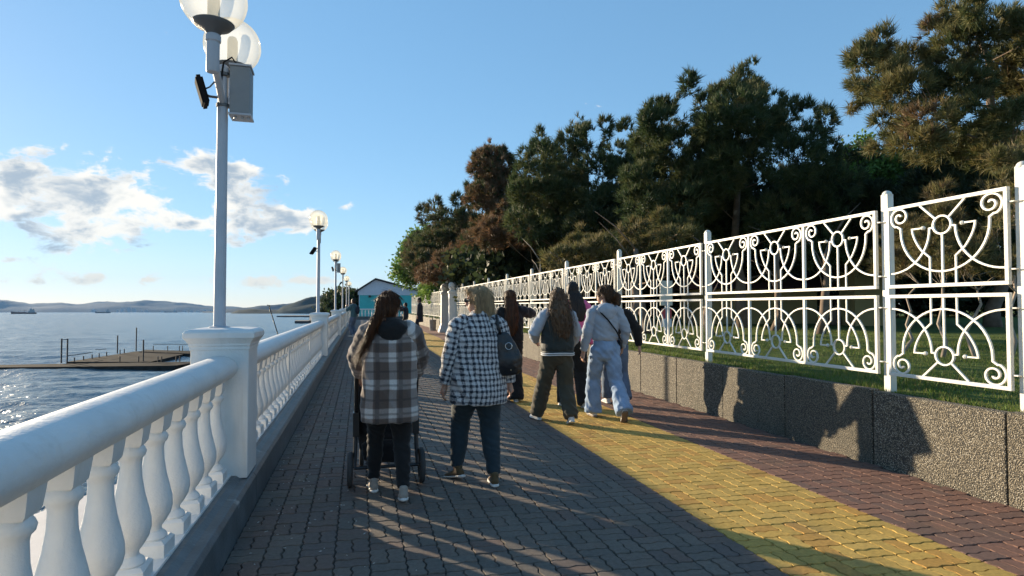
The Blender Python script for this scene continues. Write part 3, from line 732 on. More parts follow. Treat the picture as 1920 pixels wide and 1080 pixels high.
fl2 = MB(); fl2.box(-2.9, -2.6, -0.35, -0.05, 2.70, 2.95); fl2.box(-2.6, -2.2, -0.1, -0.05, 2.80, 2.83); fl2.build('floodlight', M['black_plastic'], bd)
bx = tag(empty('park_lamp', (5.6, 48, 0.7)), 'short white globe lamp seen over the far fence', 'street lamp')
MB().lathe(0, 0, [(0, 0.05), (1.95, 0.045), (2.0, 0.09)], 10).build('pole', M['lamp_grey'], bx)
for q, z in ((-0.2, 2.05), (0.12, 2.3)): MB().sphere((q, 0, z), 0.2, 16, 10).build('globe', M['bulb'], bx, smooth=True)

# ---------------------------------------------------------------- sea: pier, leaning pole, groyne, ships
def sea_pt(px, py):
    """point of the (mean) sea plane seen at a pixel, used to place things on the water"""
    a = (px - 960) / F_PX; d = (2.5 + CAM_H) / ((py - 585) / F_PX)
    return Vector(((FW[0] + a * FW[1]) * d, (FW[1] - a * FW[0]) * d, 0))
M['pier'] = material('weathered_pier_concrete', (0.042, 0.039, 0.036), 1.0, 0.4, 1.2, 0.4, 9, spec=0.02, coords='World', dirt=((0.05, 0.05, 0.05), 0.7, 0.5, 0.65))
M['rust'] = material('rusty_steel', (0.07, 0.055, 0.05), 0.7, 0.3, 8)
pr = tag(empty('pier', sea_pt(150, 690) + Vector((0, 0, -2.9))), 'low weathered concrete pier with thin posts and railings in the sea', 'pier')
PO = pr.location
def deck(name, pix, zt, th):
    pts = [sea_pt(*p) - PO for p in pix]; n = len(pts); z0 = lambda p: sea_z(p.x + PO.x, p.y + PO.y) - PO.z
    v = [(p.x, p.y, z0(p) + zt) for p in pts] + [(p.x, p.y, z0(p) + zt - th) for p in pts]
    f = [tuple(range(n)), tuple(reversed(range(n, 2 * n)))] + [(i, i + n, (i + 1) % n + n, (i + 1) % n) for i in range(n)]
    b = MB().add(v, f); return b.build(name, M['pier'], pr)
deck('front_beam', [(-60, 695), (330, 691), (362, 686), (362, 683), (-60, 690.5)], 0.22, 0.9)
deck('deck', [(127, 684), (285, 684), (352, 667), (362, 663), (258, 663)], 0.24, 0.3)
deck('rear_walkway', [(262, 665), (362, 669), (370, 664), (275, 661)], 0.30, 0.3)
def pier_post(px, py, hpx, r_=0.05, lean=0.0, nm='post'):
    p = sea_pt(px, py); d = p.x * FW[0] + p.y * FW[1]; h_ = hpx / F_PX * d
    q = p - PO; z = sea_z(p.x, p.y) - PO.z + 0.25
    MB().tube([(q.x, q.y, z), (q.x + lean, q.y, z + h_)], r_, 6).build(nm, M['rust'], pr)
for px, py, hp in ((117.5, 687, 46), (128.5, 685, 44), (257, 663, 44), (222, 668, 34), (270.5, 683, 40)): pier_post(px, py, hp, 0.055)
for px in (142, 159, 175, 188, 202, 227, 235): pier_post(px, 684 - (px - 142) * 0.18, 8, 0.045)
for px in (227, 262, 298, 305, 332, 339): pier_post(px, 684, 10, 0.045)
for px in (289, 316, 338, 344): pier_post(px, 664, 11, 0.04)
def rail_line(pix, zr, r_=0.03):
    pts = [sea_pt(*p) for p in pix]; MB().tube([(p.x - PO.x, p.y - PO.y, sea_z(p.x, p.y) - PO.z + zr) for p in pts], r_, 5).build('railing', M['rust'], pr)
rail_line([(289, 664), (316, 664), (338, 664), (362, 664)], 0.95); rail_line([(128, 685), (142, 684), (175, 678)], 0.75); rail_line([(117.5, 687), (128.5, 685)], 1.95)
rail_line([(181, 676), (187, 676), (194, 675), (201, 674)], 0.9, 0.025)
lp = sea_pt(524, 628); d = lp.x * FW[0] + lp.y * FW[1]
po = tag(empty('leaning_pole', (lp.x, lp.y, sea_z(lp.x, lp.y))), 'dark leaning pole sticking out of the sea beyond the balustrade', 'pole')
dx = -20 / F_PX * d; zt = 56 / F_PX * d
MB().tube([(0, 0, -0.5), (dx * FW[1], -dx * FW[0], zt)], 0.09, 8).build('shaft', M['black_plastic'], po)
MB().tube([(dx * FW[1] - 0.25, -dx * FW[0], zt), (dx * FW[1] + 0.3, -dx * FW[0], zt - 0.12)], 0.075, 8).build('crosspiece', M['black_plastic'], po)
gr_p = sea_pt(550, 596)
gy = tag(empty('groyne', (gr_p.x, gr_p.y, 0)), 'low dark breakwater beyond the second lamp pedestal', 'breakwater')
def strip(name, pix, zt):
    pts = [sea_pt(*p) for p in pix]; n = len(pts); v = []
    for p in pts: v.append((p.x - gr_p.x, p.y - gr_p.y, sea_z(p.x, p.y) + zt))
    for p in pts: v.append((p.x - gr_p.x, p.y - gr_p.y, sea_z(p.x, p.y) - 1))
    f = [tuple(range(n))] + [(i, i + n, (i + 1) % n + n, (i + 1) % n) for i in range(n)]
    MB().add(v, f).build(name, M['dark_rock'], gy)
strip('outer_wall', [(519, 594.6), (582, 594.6), (590, 593.2), (545, 593.2)], 1.0); strip('link_wall', [(580, 606), (585, 606), (585, 594), (581, 594)], 1.0); strip('inner_wall', [(553, 606), (585, 606), (585, 604), (555, 604.2)], 0.8)
M['ship'] = material('ship_grey_paint', (0.10, 0.11, 0.13), 0.6); M['ship_white'] = material('ship_white_paint', (0.35, 0.36, 0.37), 0.6); M['ship_red'] = material('ship_hull_paint', (0.13, 0.07, 0.065), 0.6)
def ship(px, py, wpx, lab, hullm, aft=1, cranes=2):
    p = sea_pt(px, py); d = p.x * FW[0] + p.y * FW[1]; L = wpx / F_PX * d; u = L / 40.0
    o = tag(empty('ship', (p.x, p.y, sea_z(p.x, p.y)), -YAW - R(24) if False else math.atan2(-p.x, p.y) * 1.0), lab, 'ship', 'ships anchored in the bay')
    hl = []; secs_ = [(-20, 1.2), (-19, 2.6), (-8, 3.2), (8, 3.2), (15, 2.4), (19.5, 0.5), (20.8, 0.1)]; b = MB(); v = []; f = []
    for x, hw in secs_:
        zt = 3.0 + (1.6 if x > 12 else 0) + (0.6 if x > 18 else 0); v += [(x, -hw, zt), (x, -hw * 0.75, -1), (x, hw * 0.75, -1), (x, hw, zt)]
    for i in range(len(secs_) - 1):
        for k in range(4): f.append((i * 4 + k, i * 4 + (k + 1) % 4, (i + 1) * 4 + (k + 1) % 4, (i + 1) * 4 + k))
    f += [(3, 2, 1, 0), tuple(len(v) - 4 + k for k in range(4))]
    sc = lambda L_: [(-aft * x * u, y * u, z * u) for x, y, z in L_]
    MB().add(sc(v), f).build('hull', hullm, o)
    q = MB(); q.box(-17, -6, -2.6, 2.6, 3, 6); q.box(-15.5, -8, -2.2, 2.2, 6, 8.4); q.v = sc(q.v); q.build('superstructure', M['ship_white'], o)
    q = MB(); q.box(-13, -8.5, -2.0, 2.0, 8.4, 10.6); q.v = sc(q.v); q.build('bridge', M['ship_white'], o)
    q = MB(); q.lathe(-15, 0, [(6, 1.0), (10.4, 0.8)], 8); q.v = sc(q.v); q.build('funnel', M['ship'], o)
    q = MB(); q.lathe(-11, 0, [(10.6, 0.22), (14.5, 0.12)], 6); q.box(-11.2, -10.8, -1.5, 1.5, 12.6, 12.9); q.v = sc(q.v); q.build('mast', M['ship'], o)
    for c in range(cranes):
        q = MB(); x = 0 + c * 8.5; q.lathe(x, 0, [(3, 0.35), (8.5 - c * 2, 0.25)], 6); q.tube([(x, 0, 5), (x - 3.5, 0, 7.8)], 0.2, 5); q.v = sc(q.v); q.build('derrick', M['ship'], o)
    q = MB(); q.box(-4, 11, -2.2, 2.2, 3.0, 3.9); q.v = sc(q.v); q.build('hatch', hullm, o)
ship(46, 588.7, 37, 'largest grey ship at the far left of the bay, bow to the left', M['ship_red'], 1, 2)
ship(194, 587.2, 24, 'middle ship in the bay, between the pier posts and the near lamp post', M['ship'], 1, 1)
ship(321, 586.1, 21, 'small ship nearest to the lamp post, smallest of the three', M['ship'], 1, 0)
# pale city blocks on the far shore
rs = random.Random(21); M['city'] = material('far_city_wall', (0.30, 0.30, 0.31), 0.8, 0.1, 0.01, coords='World')
ORD = ['first', 'second', 'third', 'fourth', 'fifth', 'sixth', 'seventh', 'eighth', 'ninth', 'tenth', 'eleventh', 'twelfth', 'thirteenth']; TB = [222, 231, 243, 252, 276, 268, 176, 305, 347, 360, 372, 385, 395]
for px, w, h_ in ((222, 3, 5), (231, 5, 7), (243, 6, 9), (252, 5, 7), (276, 4, 4), (268, 3, 3), (176, 6, 5), (305, 4, 3), (347, 8, 3), (360, 5, 4), (372, 6, 3), (385, 5, 5), (395, 6, 4)):
    a = (px - 960) / F_PX; d = 5450; x, y = (FW[0] + a * FW[1]) * d, (FW[1] - a * FW[0]) * d
    o = MB(); W_ = w / F_PX * d / 2; H_ = h_ / F_PX * d
    o.box(-W_, W_, -12, 12, -6, H_); o.box(-W_ * 0.5, W_ * 0.4, -6, 6, H_, H_ + 4)
    tag(o.build('tower_block', M['city'], None, loc=(x, y, sea_z(x, y)), rz=-YAW), ORD[sorted(TB).index(px)] + ' pale far-off tower block from the left on the far shore', 'building', 'far-off tower blocks')
# ---------------------------------------------------------------- trees behind the fence
FV = Vector((FW[0] * math.cos(PITCH), FW[1] * math.cos(PITCH), math.sin(PITCH))); RV = Vector((FW[1], -FW[0], 0)); UV = Vector((-FW[0] * math.sin(PITCH), -FW[1] * math.sin(PITCH), math.cos(PITCH)))
def at(px, py, d): return Vector((0, 0, CAM_H)) + (FV + RV * ((px - 960) / F_PX) + UV * ((540 - py) / F_PX)) * d
M['bark'] = material('pine_bark', (0.16, 0.115, 0.085), 0.9, 0.35, 5, 0.6, 14, dirt=((0.30, 0.26, 0.22), 3, 0.58, 0.7))
M['pale_bark'] = material('pale_dry_bark', (0.34, 0.28, 0.23), 0.9, 0.3, 5, 0.5, 14)
def tufts(cent, nrm, length, width, nb, cols, rs, spread=0.9):
    """bundles of thin needle/leaf blades: centres (n,3), axis (n,3)"""
    n = len(cent); d = rs.normal(size=(n, nb, 3)); d /= np.linalg.norm(d, axis=2, keepdims=True)
    d = d * spread + nrm[:, None, :]; d /= np.linalg.norm(d, axis=2, keepdims=True)
    L = length * (0.65 + 0.6 * rs.rand(n, nb, 1)); side = np.cross(d, rs.normal(size=(n, nb, 3))); side /= np.linalg.norm(side, axis=2, keepdims=True) + 1e-9
    side = side * width * (0.7 + 0.6 * rs.rand(n, nb, 1)); c = cent[:, None, :] + rs.normal(size=(n, nb, 3)) * length * 0.12
    v = np.stack([c - side, c + side, c + d * L], 2).reshape(-1, 3)
    col = np.repeat(cols, nb, axis=0) * (0.8 + 0.4 * rs.rand(n * nb, 1))
    return v, col
def leaves(cent, nrm, length, width, nb, cols, rs, spread=1.2):
    n = len(cent); d = rs.normal(size=(n, nb, 3)); d = d * spread + nrm[:, None, :]; d /= np.linalg.norm(d, axis=2, keepdims=True)
    side = np.cross(d, rs.normal(size=(n, nb, 3))); side /= np.linalg.norm(side, axis=2, keepdims=True) + 1e-9
    L = length * (0.6 + 0.7 * rs.rand(n, nb, 1)); c = cent[:, None, :] + rs.normal(size=(n, nb, 3)) * length * 0.9; wv = side * width * (0.7 + 0.6 * rs.rand(n, nb, 1))
    v = np.stack([c, c + d * L * 0.5 + wv, c + d * L, c + d * L * 0.5 - wv], 2).reshape(-1, 3)
    return v, np.repeat(cols, nb, axis=0) * (0.75 + 0.5 * rs.rand(n * nb, 1))
def tree(name, label, cat, lobes, base, kind='pine', palette=None, seed=1, tl=0.20, tw=0.014, nb=11, dens=1.0, trunk_r=0.16, group=None, bark='bark', gap=0.42, limbs=14, fork=None):
    """lobes: list of (centre Vector, rx, ry(depth), rz) in metres; base: trunk foot"""
    rs = np.random.RandomState(seed); r2 = random.Random(seed)
    o = tag(empty(name, base), label, cat, group); B = Vector(base)
    top = max(lobes, key=lambda l: l[0].z)[0]; ctr = sum((l[0] for l in lobes), Vector()) / len(lobes)
    tm = MB(); mid = B.lerp(Vector((ctr.x, ctr.y, ctr.z)), 0.55) + Vector((r2.uniform(-.25, .25), r2.uniform(-.25, .25), 0))
    tip = Vector((ctr.x * 0.6 + top.x * 0.4, ctr.y * 0.6 + top.y * 0.4, top.z - 0.3)) if not fork else Vector(fork)
    pts = [Vector(B)]
    for i in range(1, 9):
        t = i / 8; a = B.lerp(mid, t); b = mid.lerp(tip, t); p = a.lerp(b, t) + Vector((r2.uniform(-.08, .08), r2.uniform(-.08, .08), 0)); pts.append(p)
    rad = [trunk_r * (1.25 if i == 0 else 1 - 0.85 * i / 8) for i in range(9)]
    tm.tube([p - B for p in pts], rad, 9); tm.build('trunk', M[bark], o, smooth=True)
    lm = MB(); big = sorted(lobes, key=lambda l: -l[1] * l[3])[:limbs] if limbs < len(lobes) else lobes
    for c, rx, ry, rz in big:
        cand = [q for q in range(2, 8) if pts[q].z < c.z + 0.4] or [3]
        i = max(cand, key=lambda q: -abs(pts[q].z - (c.z - 0.35 * (Vector((c.x, c.y, 0)) - Vector((pts[q].x, pts[q].y, 0))).length)))
        s = pts[i]; m_ = s.lerp(c, 0.5) + Vector((r2.uniform(-.2, .2), r2.uniform(-.2, .2), -0.12 * (c - s).length + 0.1))
        q = [s.lerp(m_, t).lerp(m_.lerp(c, t), t) for t in (0, .2, .4, .6, .8, 1)]
        r0 = min(rad[i] * 0.35, 0.010 + 0.007 * (c - s).length)
        lm.tube([p - B for p in q], [r0 * (1 - 0.8 * k / 5) for k in range(6)], 6)
        for k in range(4):
            e = c + Vector((r2.uniform(-1, 1) * rx, r2.uniform(-1, 1) * ry, r2.uniform(-0.5, 1) * rz)) * 0.85; b0 = q[r2.randint(2, 5)]
            lm.tube([b0 - B, b0.lerp(e, .5) + Vector((0, 0, r2.uniform(-.1, .1))) - B, e - B], [r0 * 0.4, r0 * 0.28, r0 * 0.1], 4)
    lo = lm.build('limbs', M[bark], o, smooth=True)
    C = []; N = []
    for c, rx, ry, rz in lobes:
        area = 4 * PI * ((rx * ry) ** 1.6 / 3 + (rx * rz) ** 1.6 / 3 + (ry * rz) ** 1.6 / 3) ** (1 / 1.6)
        n = int(area * 42 * dens * (0.2 / tl) ** 2) + 20
        d = rs.normal(size=(n, 3)); d /= np.linalg.norm(d, axis=1, keepdims=True)
        r_ = 0.42 + 0.56 * rs.rand(n, 1) ** 0.55 + 0.10 * rs.rand(n, 1) ** 3; p = d * r_ * np.array([[rx, ry, rz]]) + np.array([c])
        C.append(p); N.append(d * 0.7 + np.array([[0, 0, 0.55]]))
    C = np.concatenate(C); N = np.concatenate(N)
    f1 = 0.9 / tl * 0.45; nz = np.array([mnoise.noise(Vector(p) * f1) for p in C.tolist()]); keep = nz > (gap - 0.5) * 0.9
    C, N, nz = C[keep], N[keep], nz[keep]
    pal = np.array(palette); w = rs.rand(len(C)); big_n = np.array([mnoise.noise(Vector(p) * 0.55 + Vector((seed, 0, 0))) for p in C.tolist()])
    idx = np.clip(((w * 0.55 + 0.45 * (0.5 + 0.9 * big_n)) * len(pal)).astype(int), 0, len(pal) - 1); cols = pal[idx] * 1.25
    fn = tufts if kind == 'pine' else leaves
    v, col = fn(C - np.array([list(B)]), N, tl * (1.1 if kind == 'pine' else 1), tw * (1.15 if kind == 'pine' else 1), int(nb * (1.5 if kind == 'pine' else 1)), cols, rs, 0.75 if kind == 'pine' else 1.2)
    k = 3 if kind == 'pine' else 4
    link('crown', mesh_np('crown', v, np.arange(len(v)).reshape(-1, k), M['needle'] if kind == 'pine' else M['leaf'], False, col), o)
    return o
def ground_z(p): return WZ + 0.012 * max(0, p.x - WX - 1) - 0.05
def foot(px, d):
    p = at(px, 574, d); return (p.x, p.y, ground_z(p))
def lobes_from(profile, ybot, depth, n, rpx, seed, djit=0.10, peaks=True, flat=0.8):
    r = random.Random(seed); xs = [p[0] for p in profile]; ys = [p[1] for p in profile]; L = []; m = depth / F_PX
    if peaks:
        for x, y in profile[1:-1]:
            rr = rpx * r.uniform(0.45, 0.65); c = at(x, y + rr * 1.0, depth * (1 + r.uniform(-djit, djit) * 0.5)); L.append((c, rr * m * 0.8, rr * m * 0.8, rr * m * 1.5))
    for _ in range(n):
        x = r.uniform(xs[0], xs[-1]); t = float(np.interp(x, xs, ys)); rr = rpx * r.uniform(0.65, 1.2); y = t + rr * 0.75 + (max(0, ybot - t - 1.5 * rr)) * r.random() ** 1.1
        c = at(x, y, depth * (1 + r.uniform(-djit, djit))); L.append((c, rr * m * 1.1, rr * m * 1.1, rr * m * flat))
    return L
PINE = [(0.026, 0.044, 0.018), (0.036, 0.056, 0.022), (0.052, 0.070, 0.027), (0.075, 0.085, 0.033), (0.115, 0.108, 0.045)]
OLIVE = [(0.075, 0.080, 0.030), (0.10, 0.10, 0.036), (0.13, 0.115, 0.042), (0.15, 0.12, 0.05)]
BROWN = [(0.060, 0.054, 0.028), (0.092, 0.068, 0.035), (0.120, 0.078, 0.042), (0.155, 0.090, 0.050), (0.135, 0.082, 0.043)]
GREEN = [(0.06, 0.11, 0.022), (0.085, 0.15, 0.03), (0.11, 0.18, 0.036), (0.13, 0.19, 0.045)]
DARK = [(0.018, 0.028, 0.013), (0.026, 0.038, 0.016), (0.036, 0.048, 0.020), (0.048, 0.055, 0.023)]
MIXB = [(0.040, 0.052, 0.022), (0.065, 0.066, 0.028), (0.10, 0.078, 0.038), (0.14, 0.09, 0.046)]
tree('pine_tree', 'tallest dark pine rising in the middle of the wood, with jagged top', 'tree',
     lobes_from([(1195, 260), (1215, 205), (1255, 165), (1295, 143), (1318, 185), (1345, 160), (1368, 150), (1390, 132), (1410, 122), (1432, 175), (1480, 192), (1515, 195), (1550, 205), (1560, 270), (1572, 350)], 500, 20, 62, 42, 31), foot(1395, 20.5), palette=PINE, seed=3, tl=0.22, tw=0.013, nb=12, group='trees behind the fence', trunk_r=0.2, gap=0.46)
tree('pine_tree', 'dark pine with several upright tips to the left of the tallest pine', 'tree',
     lobes_from([(985, 340), (1015, 250), (1035, 285), (1060, 262), (1090, 215), (1108, 240), (1135, 225), (1150, 262), (1172, 232), (1200, 262), (1240, 330)], 500, 27, 48, 36, 7), foot(1095, 27.5), palette=PINE, seed=5, tl=0.26, tw=0.016, nb=11, group='trees behind the fence', gap=0.46)
tree('brown_conifer', 'brownish column-shaped conifer with a rounded tip above the fence', 'tree',
     lobes_from([(893, 360), (905, 285), (922, 268), (942, 278), (955, 325), (985, 335), (1005, 330)], 490, 33, 40, 28, 12), foot(945, 33), palette=BROWN[:4] + MIXB[:3], seed=8, tl=0.24, tw=0.016, nb=11, group='trees behind the fence', gap=0.40)
tree('pine_tree', 'small dark pine at the left end of the wood', 'tree',
     lobes_from([(780, 450), (792, 388), (815, 372), (832, 395), (858, 365), (880, 345), (905, 370)], 525, 42, 34, 25, 17), foot(835, 42), palette=MIXB[:3] + PINE[1:4], seed=9, tl=0.30, tw=0.020, nb=10, group='trees behind the fence', gap=0.44)
tree('brown_conifer', 'rusty brown low-branched conifer leaning over the far part of the fence', 'tree',
     lobes_from([(795, 500), (840, 462), (870, 440), (905, 452), (935, 470)], 535, 36, 26, 24, 19, flat=0.6), foot(880, 36), palette=BROWN, seed=10, tl=0.26, tw=0.017, nb=10, group='trees behind the fence', gap=0.48)
tree('brown_conifer', 'rusty brown conifer with bare pale lower branches behind the walking group', 'tree',
     lobes_from([(890, 440), (930, 405), (985, 398), (1030, 415), (1065, 440)], 478, 29, 26, 27, 23, flat=0.6), foot(1040, 29), palette=BROWN, seed=11, tl=0.24, tw=0.016, nb=10, group='trees behind the fence', gap=0.48, bark='pale_bark')
tree('leafy_tree', 'bright green leafy tree beside the turquoise building', 'tree',
     lobes_from([(756, 500), (766, 470), (780, 442), (800, 428), (825, 450)], 532, 56, 30, 17, 29), foot(795, 57), kind='leaf', palette=GREEN, seed=13, tl=0.30, tw=0.10, nb=5, dens=1.6, group='trees behind the fence', gap=0.40)
tree('leafy_tree', 'green leafy tree just right of the far gate pillars', 'tree',
     lobes_from([(790, 545), (820, 520), (850, 515), (880, 530)], 560, 46, 12, 17, 30), foot(835, 46), kind='leaf', palette=GREEN, seed=14, tl=0.28, tw=0.09, nb=5, dens=1.5, group='trees behind the fence', gap=0.36)
tree('leafy_tree', 'green leafy tree in the gap between the tallest pine and the right-hand pine', 'tree',
     lobes_from([(1560, 320), (1590, 280), (1622, 265), (1662, 290), (1700, 300), (1750, 335)], 470, 24, 34, 33, 37), foot(1640, 24), kind='leaf', palette=GREEN[:3] + DARK[2:], seed=15, tl=0.17, tw=0.055, nb=6, dens=1.1, group='trees behind the fence', gap=0.42)
tree('pine_tree', 'olive-tipped pine with low boughs just above the middle of the fence', 'tree',
     lobes_from([(1040, 470), (1090, 432), (1140, 440), (1190, 412), (1240, 400), (1300, 425), (1340, 450)], 505, 17, 30, 27, 41, flat=0.55), foot(1215, 17.4), palette=OLIVE + MIXB[1:3], seed=17, tl=0.19, tw=0.011, nb=12, group='trees behind the fence', gap=0.50)
tree('evergreen_tree', 'broad dark evergreen filling the wood behind the central fence panels', 'tree',
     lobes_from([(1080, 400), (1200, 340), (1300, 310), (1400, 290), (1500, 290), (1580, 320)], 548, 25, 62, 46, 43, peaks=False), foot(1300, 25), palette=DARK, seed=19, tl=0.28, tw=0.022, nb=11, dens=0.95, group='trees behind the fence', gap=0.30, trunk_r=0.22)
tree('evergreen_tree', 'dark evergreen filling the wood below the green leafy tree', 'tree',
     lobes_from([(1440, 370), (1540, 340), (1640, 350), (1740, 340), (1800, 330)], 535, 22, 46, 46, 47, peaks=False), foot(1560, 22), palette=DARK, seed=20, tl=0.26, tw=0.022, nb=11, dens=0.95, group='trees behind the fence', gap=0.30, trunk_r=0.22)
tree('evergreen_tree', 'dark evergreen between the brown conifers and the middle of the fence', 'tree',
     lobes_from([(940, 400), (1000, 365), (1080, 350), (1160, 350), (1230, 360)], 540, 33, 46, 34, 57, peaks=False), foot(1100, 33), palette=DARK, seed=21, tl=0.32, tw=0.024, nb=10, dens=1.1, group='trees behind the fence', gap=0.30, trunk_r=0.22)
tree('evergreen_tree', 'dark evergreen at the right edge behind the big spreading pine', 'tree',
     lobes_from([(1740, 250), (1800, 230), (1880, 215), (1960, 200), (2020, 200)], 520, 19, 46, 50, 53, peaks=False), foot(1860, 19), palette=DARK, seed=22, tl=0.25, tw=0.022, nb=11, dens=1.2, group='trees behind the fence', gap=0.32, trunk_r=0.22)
big = [(1592, 192, 22, 20), (1620, 178, 30, 24), (1618, 108, 26, 22), (1650, 82, 26, 30), (1668, 112, 30, 30), (1705, 112, 32, 34), (1645, 150, 46, 34), (1690, 170, 44, 30), (1725, 160, 44, 46), (1790, 25, 34, 30), (1770, 55, 34, 30), (1815, 20, 26, 24),
       (1800, 95, 52, 44), (1860, 55, 36, 34), (1885, 40, 26, 24), (1910, 40, 26, 26), (1850, 130, 60, 50), (1905, 130, 50, 60), (1790, 170, 56, 44), (1840, 215, 64, 40), (1905, 225, 50, 50), (1740, 225, 44, 24), (1690, 250, 30, 20), (1660, 222, 22, 16), (1650, 268, 26, 18), (1780, 280, 60, 26), (1880, 290, 54, 36), (1960, 150, 70, 80), (1960, 60, 60, 50), (1720, 268, 40, 20)]
rb = random.Random(2); LB = []
for x, y, a, b in big:
    d = 12.5 * rb.uniform(0.9, 1.1); LB.append((at(x, y, d), a * d / F_PX, a * d / F_PX * 1.2, b * d / F_PX))
tree('pine_tree', 'big spreading pine reaching in from the right edge of the picture', 'tree', LB, foot(2050, 12.5), palette=PINE[1:] + OLIVE[1:] + [BROWN[2]], seed=24, tl=0.175, tw=0.0085, nb=14, dens=1.25, group='trees behind the fence', trunk_r=0.22, gap=0.47, limbs=14, bark='bark')
for x, pr_, d, lab, sd in ((1765, [(1720, 400), (1748, 350), (1770, 338), (1795, 345), (1820, 390)], 9.3, 'brown twiggy shrub behind the single-module fence panel', 61), (1690, [(1660, 440), (1690, 405), (1715, 415), (1740, 450)], 10.5, 'small brown twiggy shrub left of the thick white fence post', 62),
                            (1890, [(1850, 350), (1868, 285), (1895, 262), (1930, 255), (1960, 300)], 8.6, 'brown twiggy shrub by the fence post at the right edge', 63), (1830, [(1790, 470), (1825, 430), (1860, 420), (1900, 440)], 9.0, 'low olive shrub at the foot of the right-hand fence bay', 64)):
    tree('shrub', lab, 'shrub', lobes_from(pr_, 520, d, 20, 26, sd), foot(x, d), palette=OLIVE + BROWN[:3], seed=sd, tl=0.10, tw=0.005, nb=10, dens=0.75, group='shrubs behind the fence', trunk_r=0.03, gap=0.5, limbs=20, bark='pale_bark')
# bare trunks in the shade of the wood
for i, (px, d, lean, hgt) in enumerate(((1180, 15.5, 0.2, 2.3), (1335, 16.5, -0.15, 2.5), (1455, 18, 0.1, 2.6), (1540, 16, 0.25, 2.6), (1032, 24, -0.5, 2.6), (1075, 23, 0.4, 2.5), (960, 30, 0.3, 3.4))):
    f_ = foot(px, d); r2 = random.Random(i + 70)
    o = tag(empty('tree_trunk', f_), ['bare trunk right of the girl in the grey hoodie', 'bare trunk behind the long fence bay, beside the pale house', 'bare trunk behind the middle of the long fence bay', 'bare trunk left of the thick white fence post',
        'pale crooked trunk leaning left behind the walking group', 'pale crooked trunk behind the girl in the dark green bomber', 'bare trunk behind the girl with the long dark hair'][i], 'tree trunk', 'trunks in the shade of the wood')
    P_ = [Vector((lean * t + r2.uniform(-.1, .1), r2.uniform(-.1, .1), hgt * t)) for t in (0, .2, .4, .6, .8, 1)]
    MB().tube(P_, [0.13, 0.11, 0.10, 0.09, 0.075, 0.06] if d < 20 else [0.07, 0.06, 0.05, 0.045, 0.035, 0.02], 8).build('trunk', M['bark'] if i not in (4, 5) else M['pale_bark'], o, smooth=True)
    b_ = MB()
    for k in range(5):
        s = P_[2 + k % 4]; e = s + Vector((r2.uniform(-1.2, 1.2), r2.uniform(-.8, .8), r2.uniform(0.3, 1.1))); b_.tube([s, s.lerp(e, .5) + Vector((0, 0, .1)), e], [0.022, 0.015, 0.005], 5)
    b_.build('branches', M['bark'] if i not in (4, 5) else M['pale_bark'], o, smooth=True)
# hedge closing the park, low house, notice board
hl = []; r2 = random.Random(77)
for k in range(90):
    px = 880 + k * 14; d = 31 + r2.uniform(-1.5, 1.5); rr = r2.uniform(26, 40); c = at(px, r2.uniform(490, 560), d); hl.append((c, rr * d / F_PX * 1.2, rr * d / F_PX, rr * d / F_PX))
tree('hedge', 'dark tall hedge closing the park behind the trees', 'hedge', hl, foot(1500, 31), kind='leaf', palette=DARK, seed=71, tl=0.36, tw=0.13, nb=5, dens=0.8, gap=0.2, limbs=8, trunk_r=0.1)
M['ochre'] = material('ochre_render', (0.32, 0.25, 0.11), 0.85, 0.12, 1.5, coords='World'); M['plum'] = material('plum_roof', (0.10, 0.045, 0.055), 0.8, 0.15, 2, coords='World')
c = at(1425, 560, 23.5); hs = tag(empty('park_house', (c.x, c.y, ground_z(c)), -YAW), 'low ochre house with a plum roof half hidden behind the fence', 'house')
MB().box(-2.2, 2.2, 0, 3, 0, 1.45).build('wall', M['ochre'], hs)
MB().add([(-2.6, -0.5, 1.4), (2.6, -0.5, 1.4), (2.6, 3.5, 1.4), (-2.6, 3.5, 1.4), (-2.2, 1.5, 2.35), (2.2, 1.5, 2.35)], [(0, 1, 5, 4), (1, 2, 5), (2, 3, 4, 5), (3, 0, 4), (0, 3, 2, 1)]).build('roof', M['plum'], hs)
c = at(1630, 560, 21); hs = tag(empty('park_kiosk', (c.x, c.y, ground_z(c)), -YAW), 'narrow ochre kiosk glimpsed between the trees left of the thick fence post', 'kiosk')
MB().box(-0.5, 0.5, 0, 1, 0, 2.4).build('wall', M['ochre'], hs); MB().box(-0.65, 0.65, -0.15, 1.15, 2.405, 2.5).build('roof', M['plum'], hs)
c = at(1249, 560, 14.0); sg = tag(empty('notice_board', (c.x, c.y, ground_z(c)), -YAW + 0.2), 'white notice board with a red panel on the lawn behind the fence', 'sign')
MB().box(-0.03, 0.03, -0.03, 0.03, 0, 1.0).build('post', M['lamp_grey'], sg); MB().box(-0.15, 0.15, -0.02, 0.02, 0.85, 1.42).build('board', material('board_cream', (0.62, 0.58, 0.48), 0.7), sg, bevel=0.005)
MB().box(-0.12, 0.12, -0.028, -0.0205, 0.55, 0.78).build('red_panel', material('board_red', (0.42, 0.05, 0.06), 0.6), sg); MB().box(-0.12, 0.12, -0.028, -0.0205, 0.36, 0.545).build('white_panel', material('board_white', (0.6, 0.6, 0.62), 0.6), sg)
# shoreline bush beyond the last lamps
c = at(640, 575, 92); tree('shore_tree', 'dark green tree on the shore behind the farther lamp posts', 'tree', lobes_from([(612, 578), (622, 556), (636, 548), (650, 546), (664, 550), (676, 560)], 582, 92, 26, 12, 81), (c.x, c.y, -0.5), kind='leaf', palette=DARK[1:] + GREEN[:1], seed=80, tl=0.45, tw=0.16, nb=5, dens=1.4, gap=0.3)
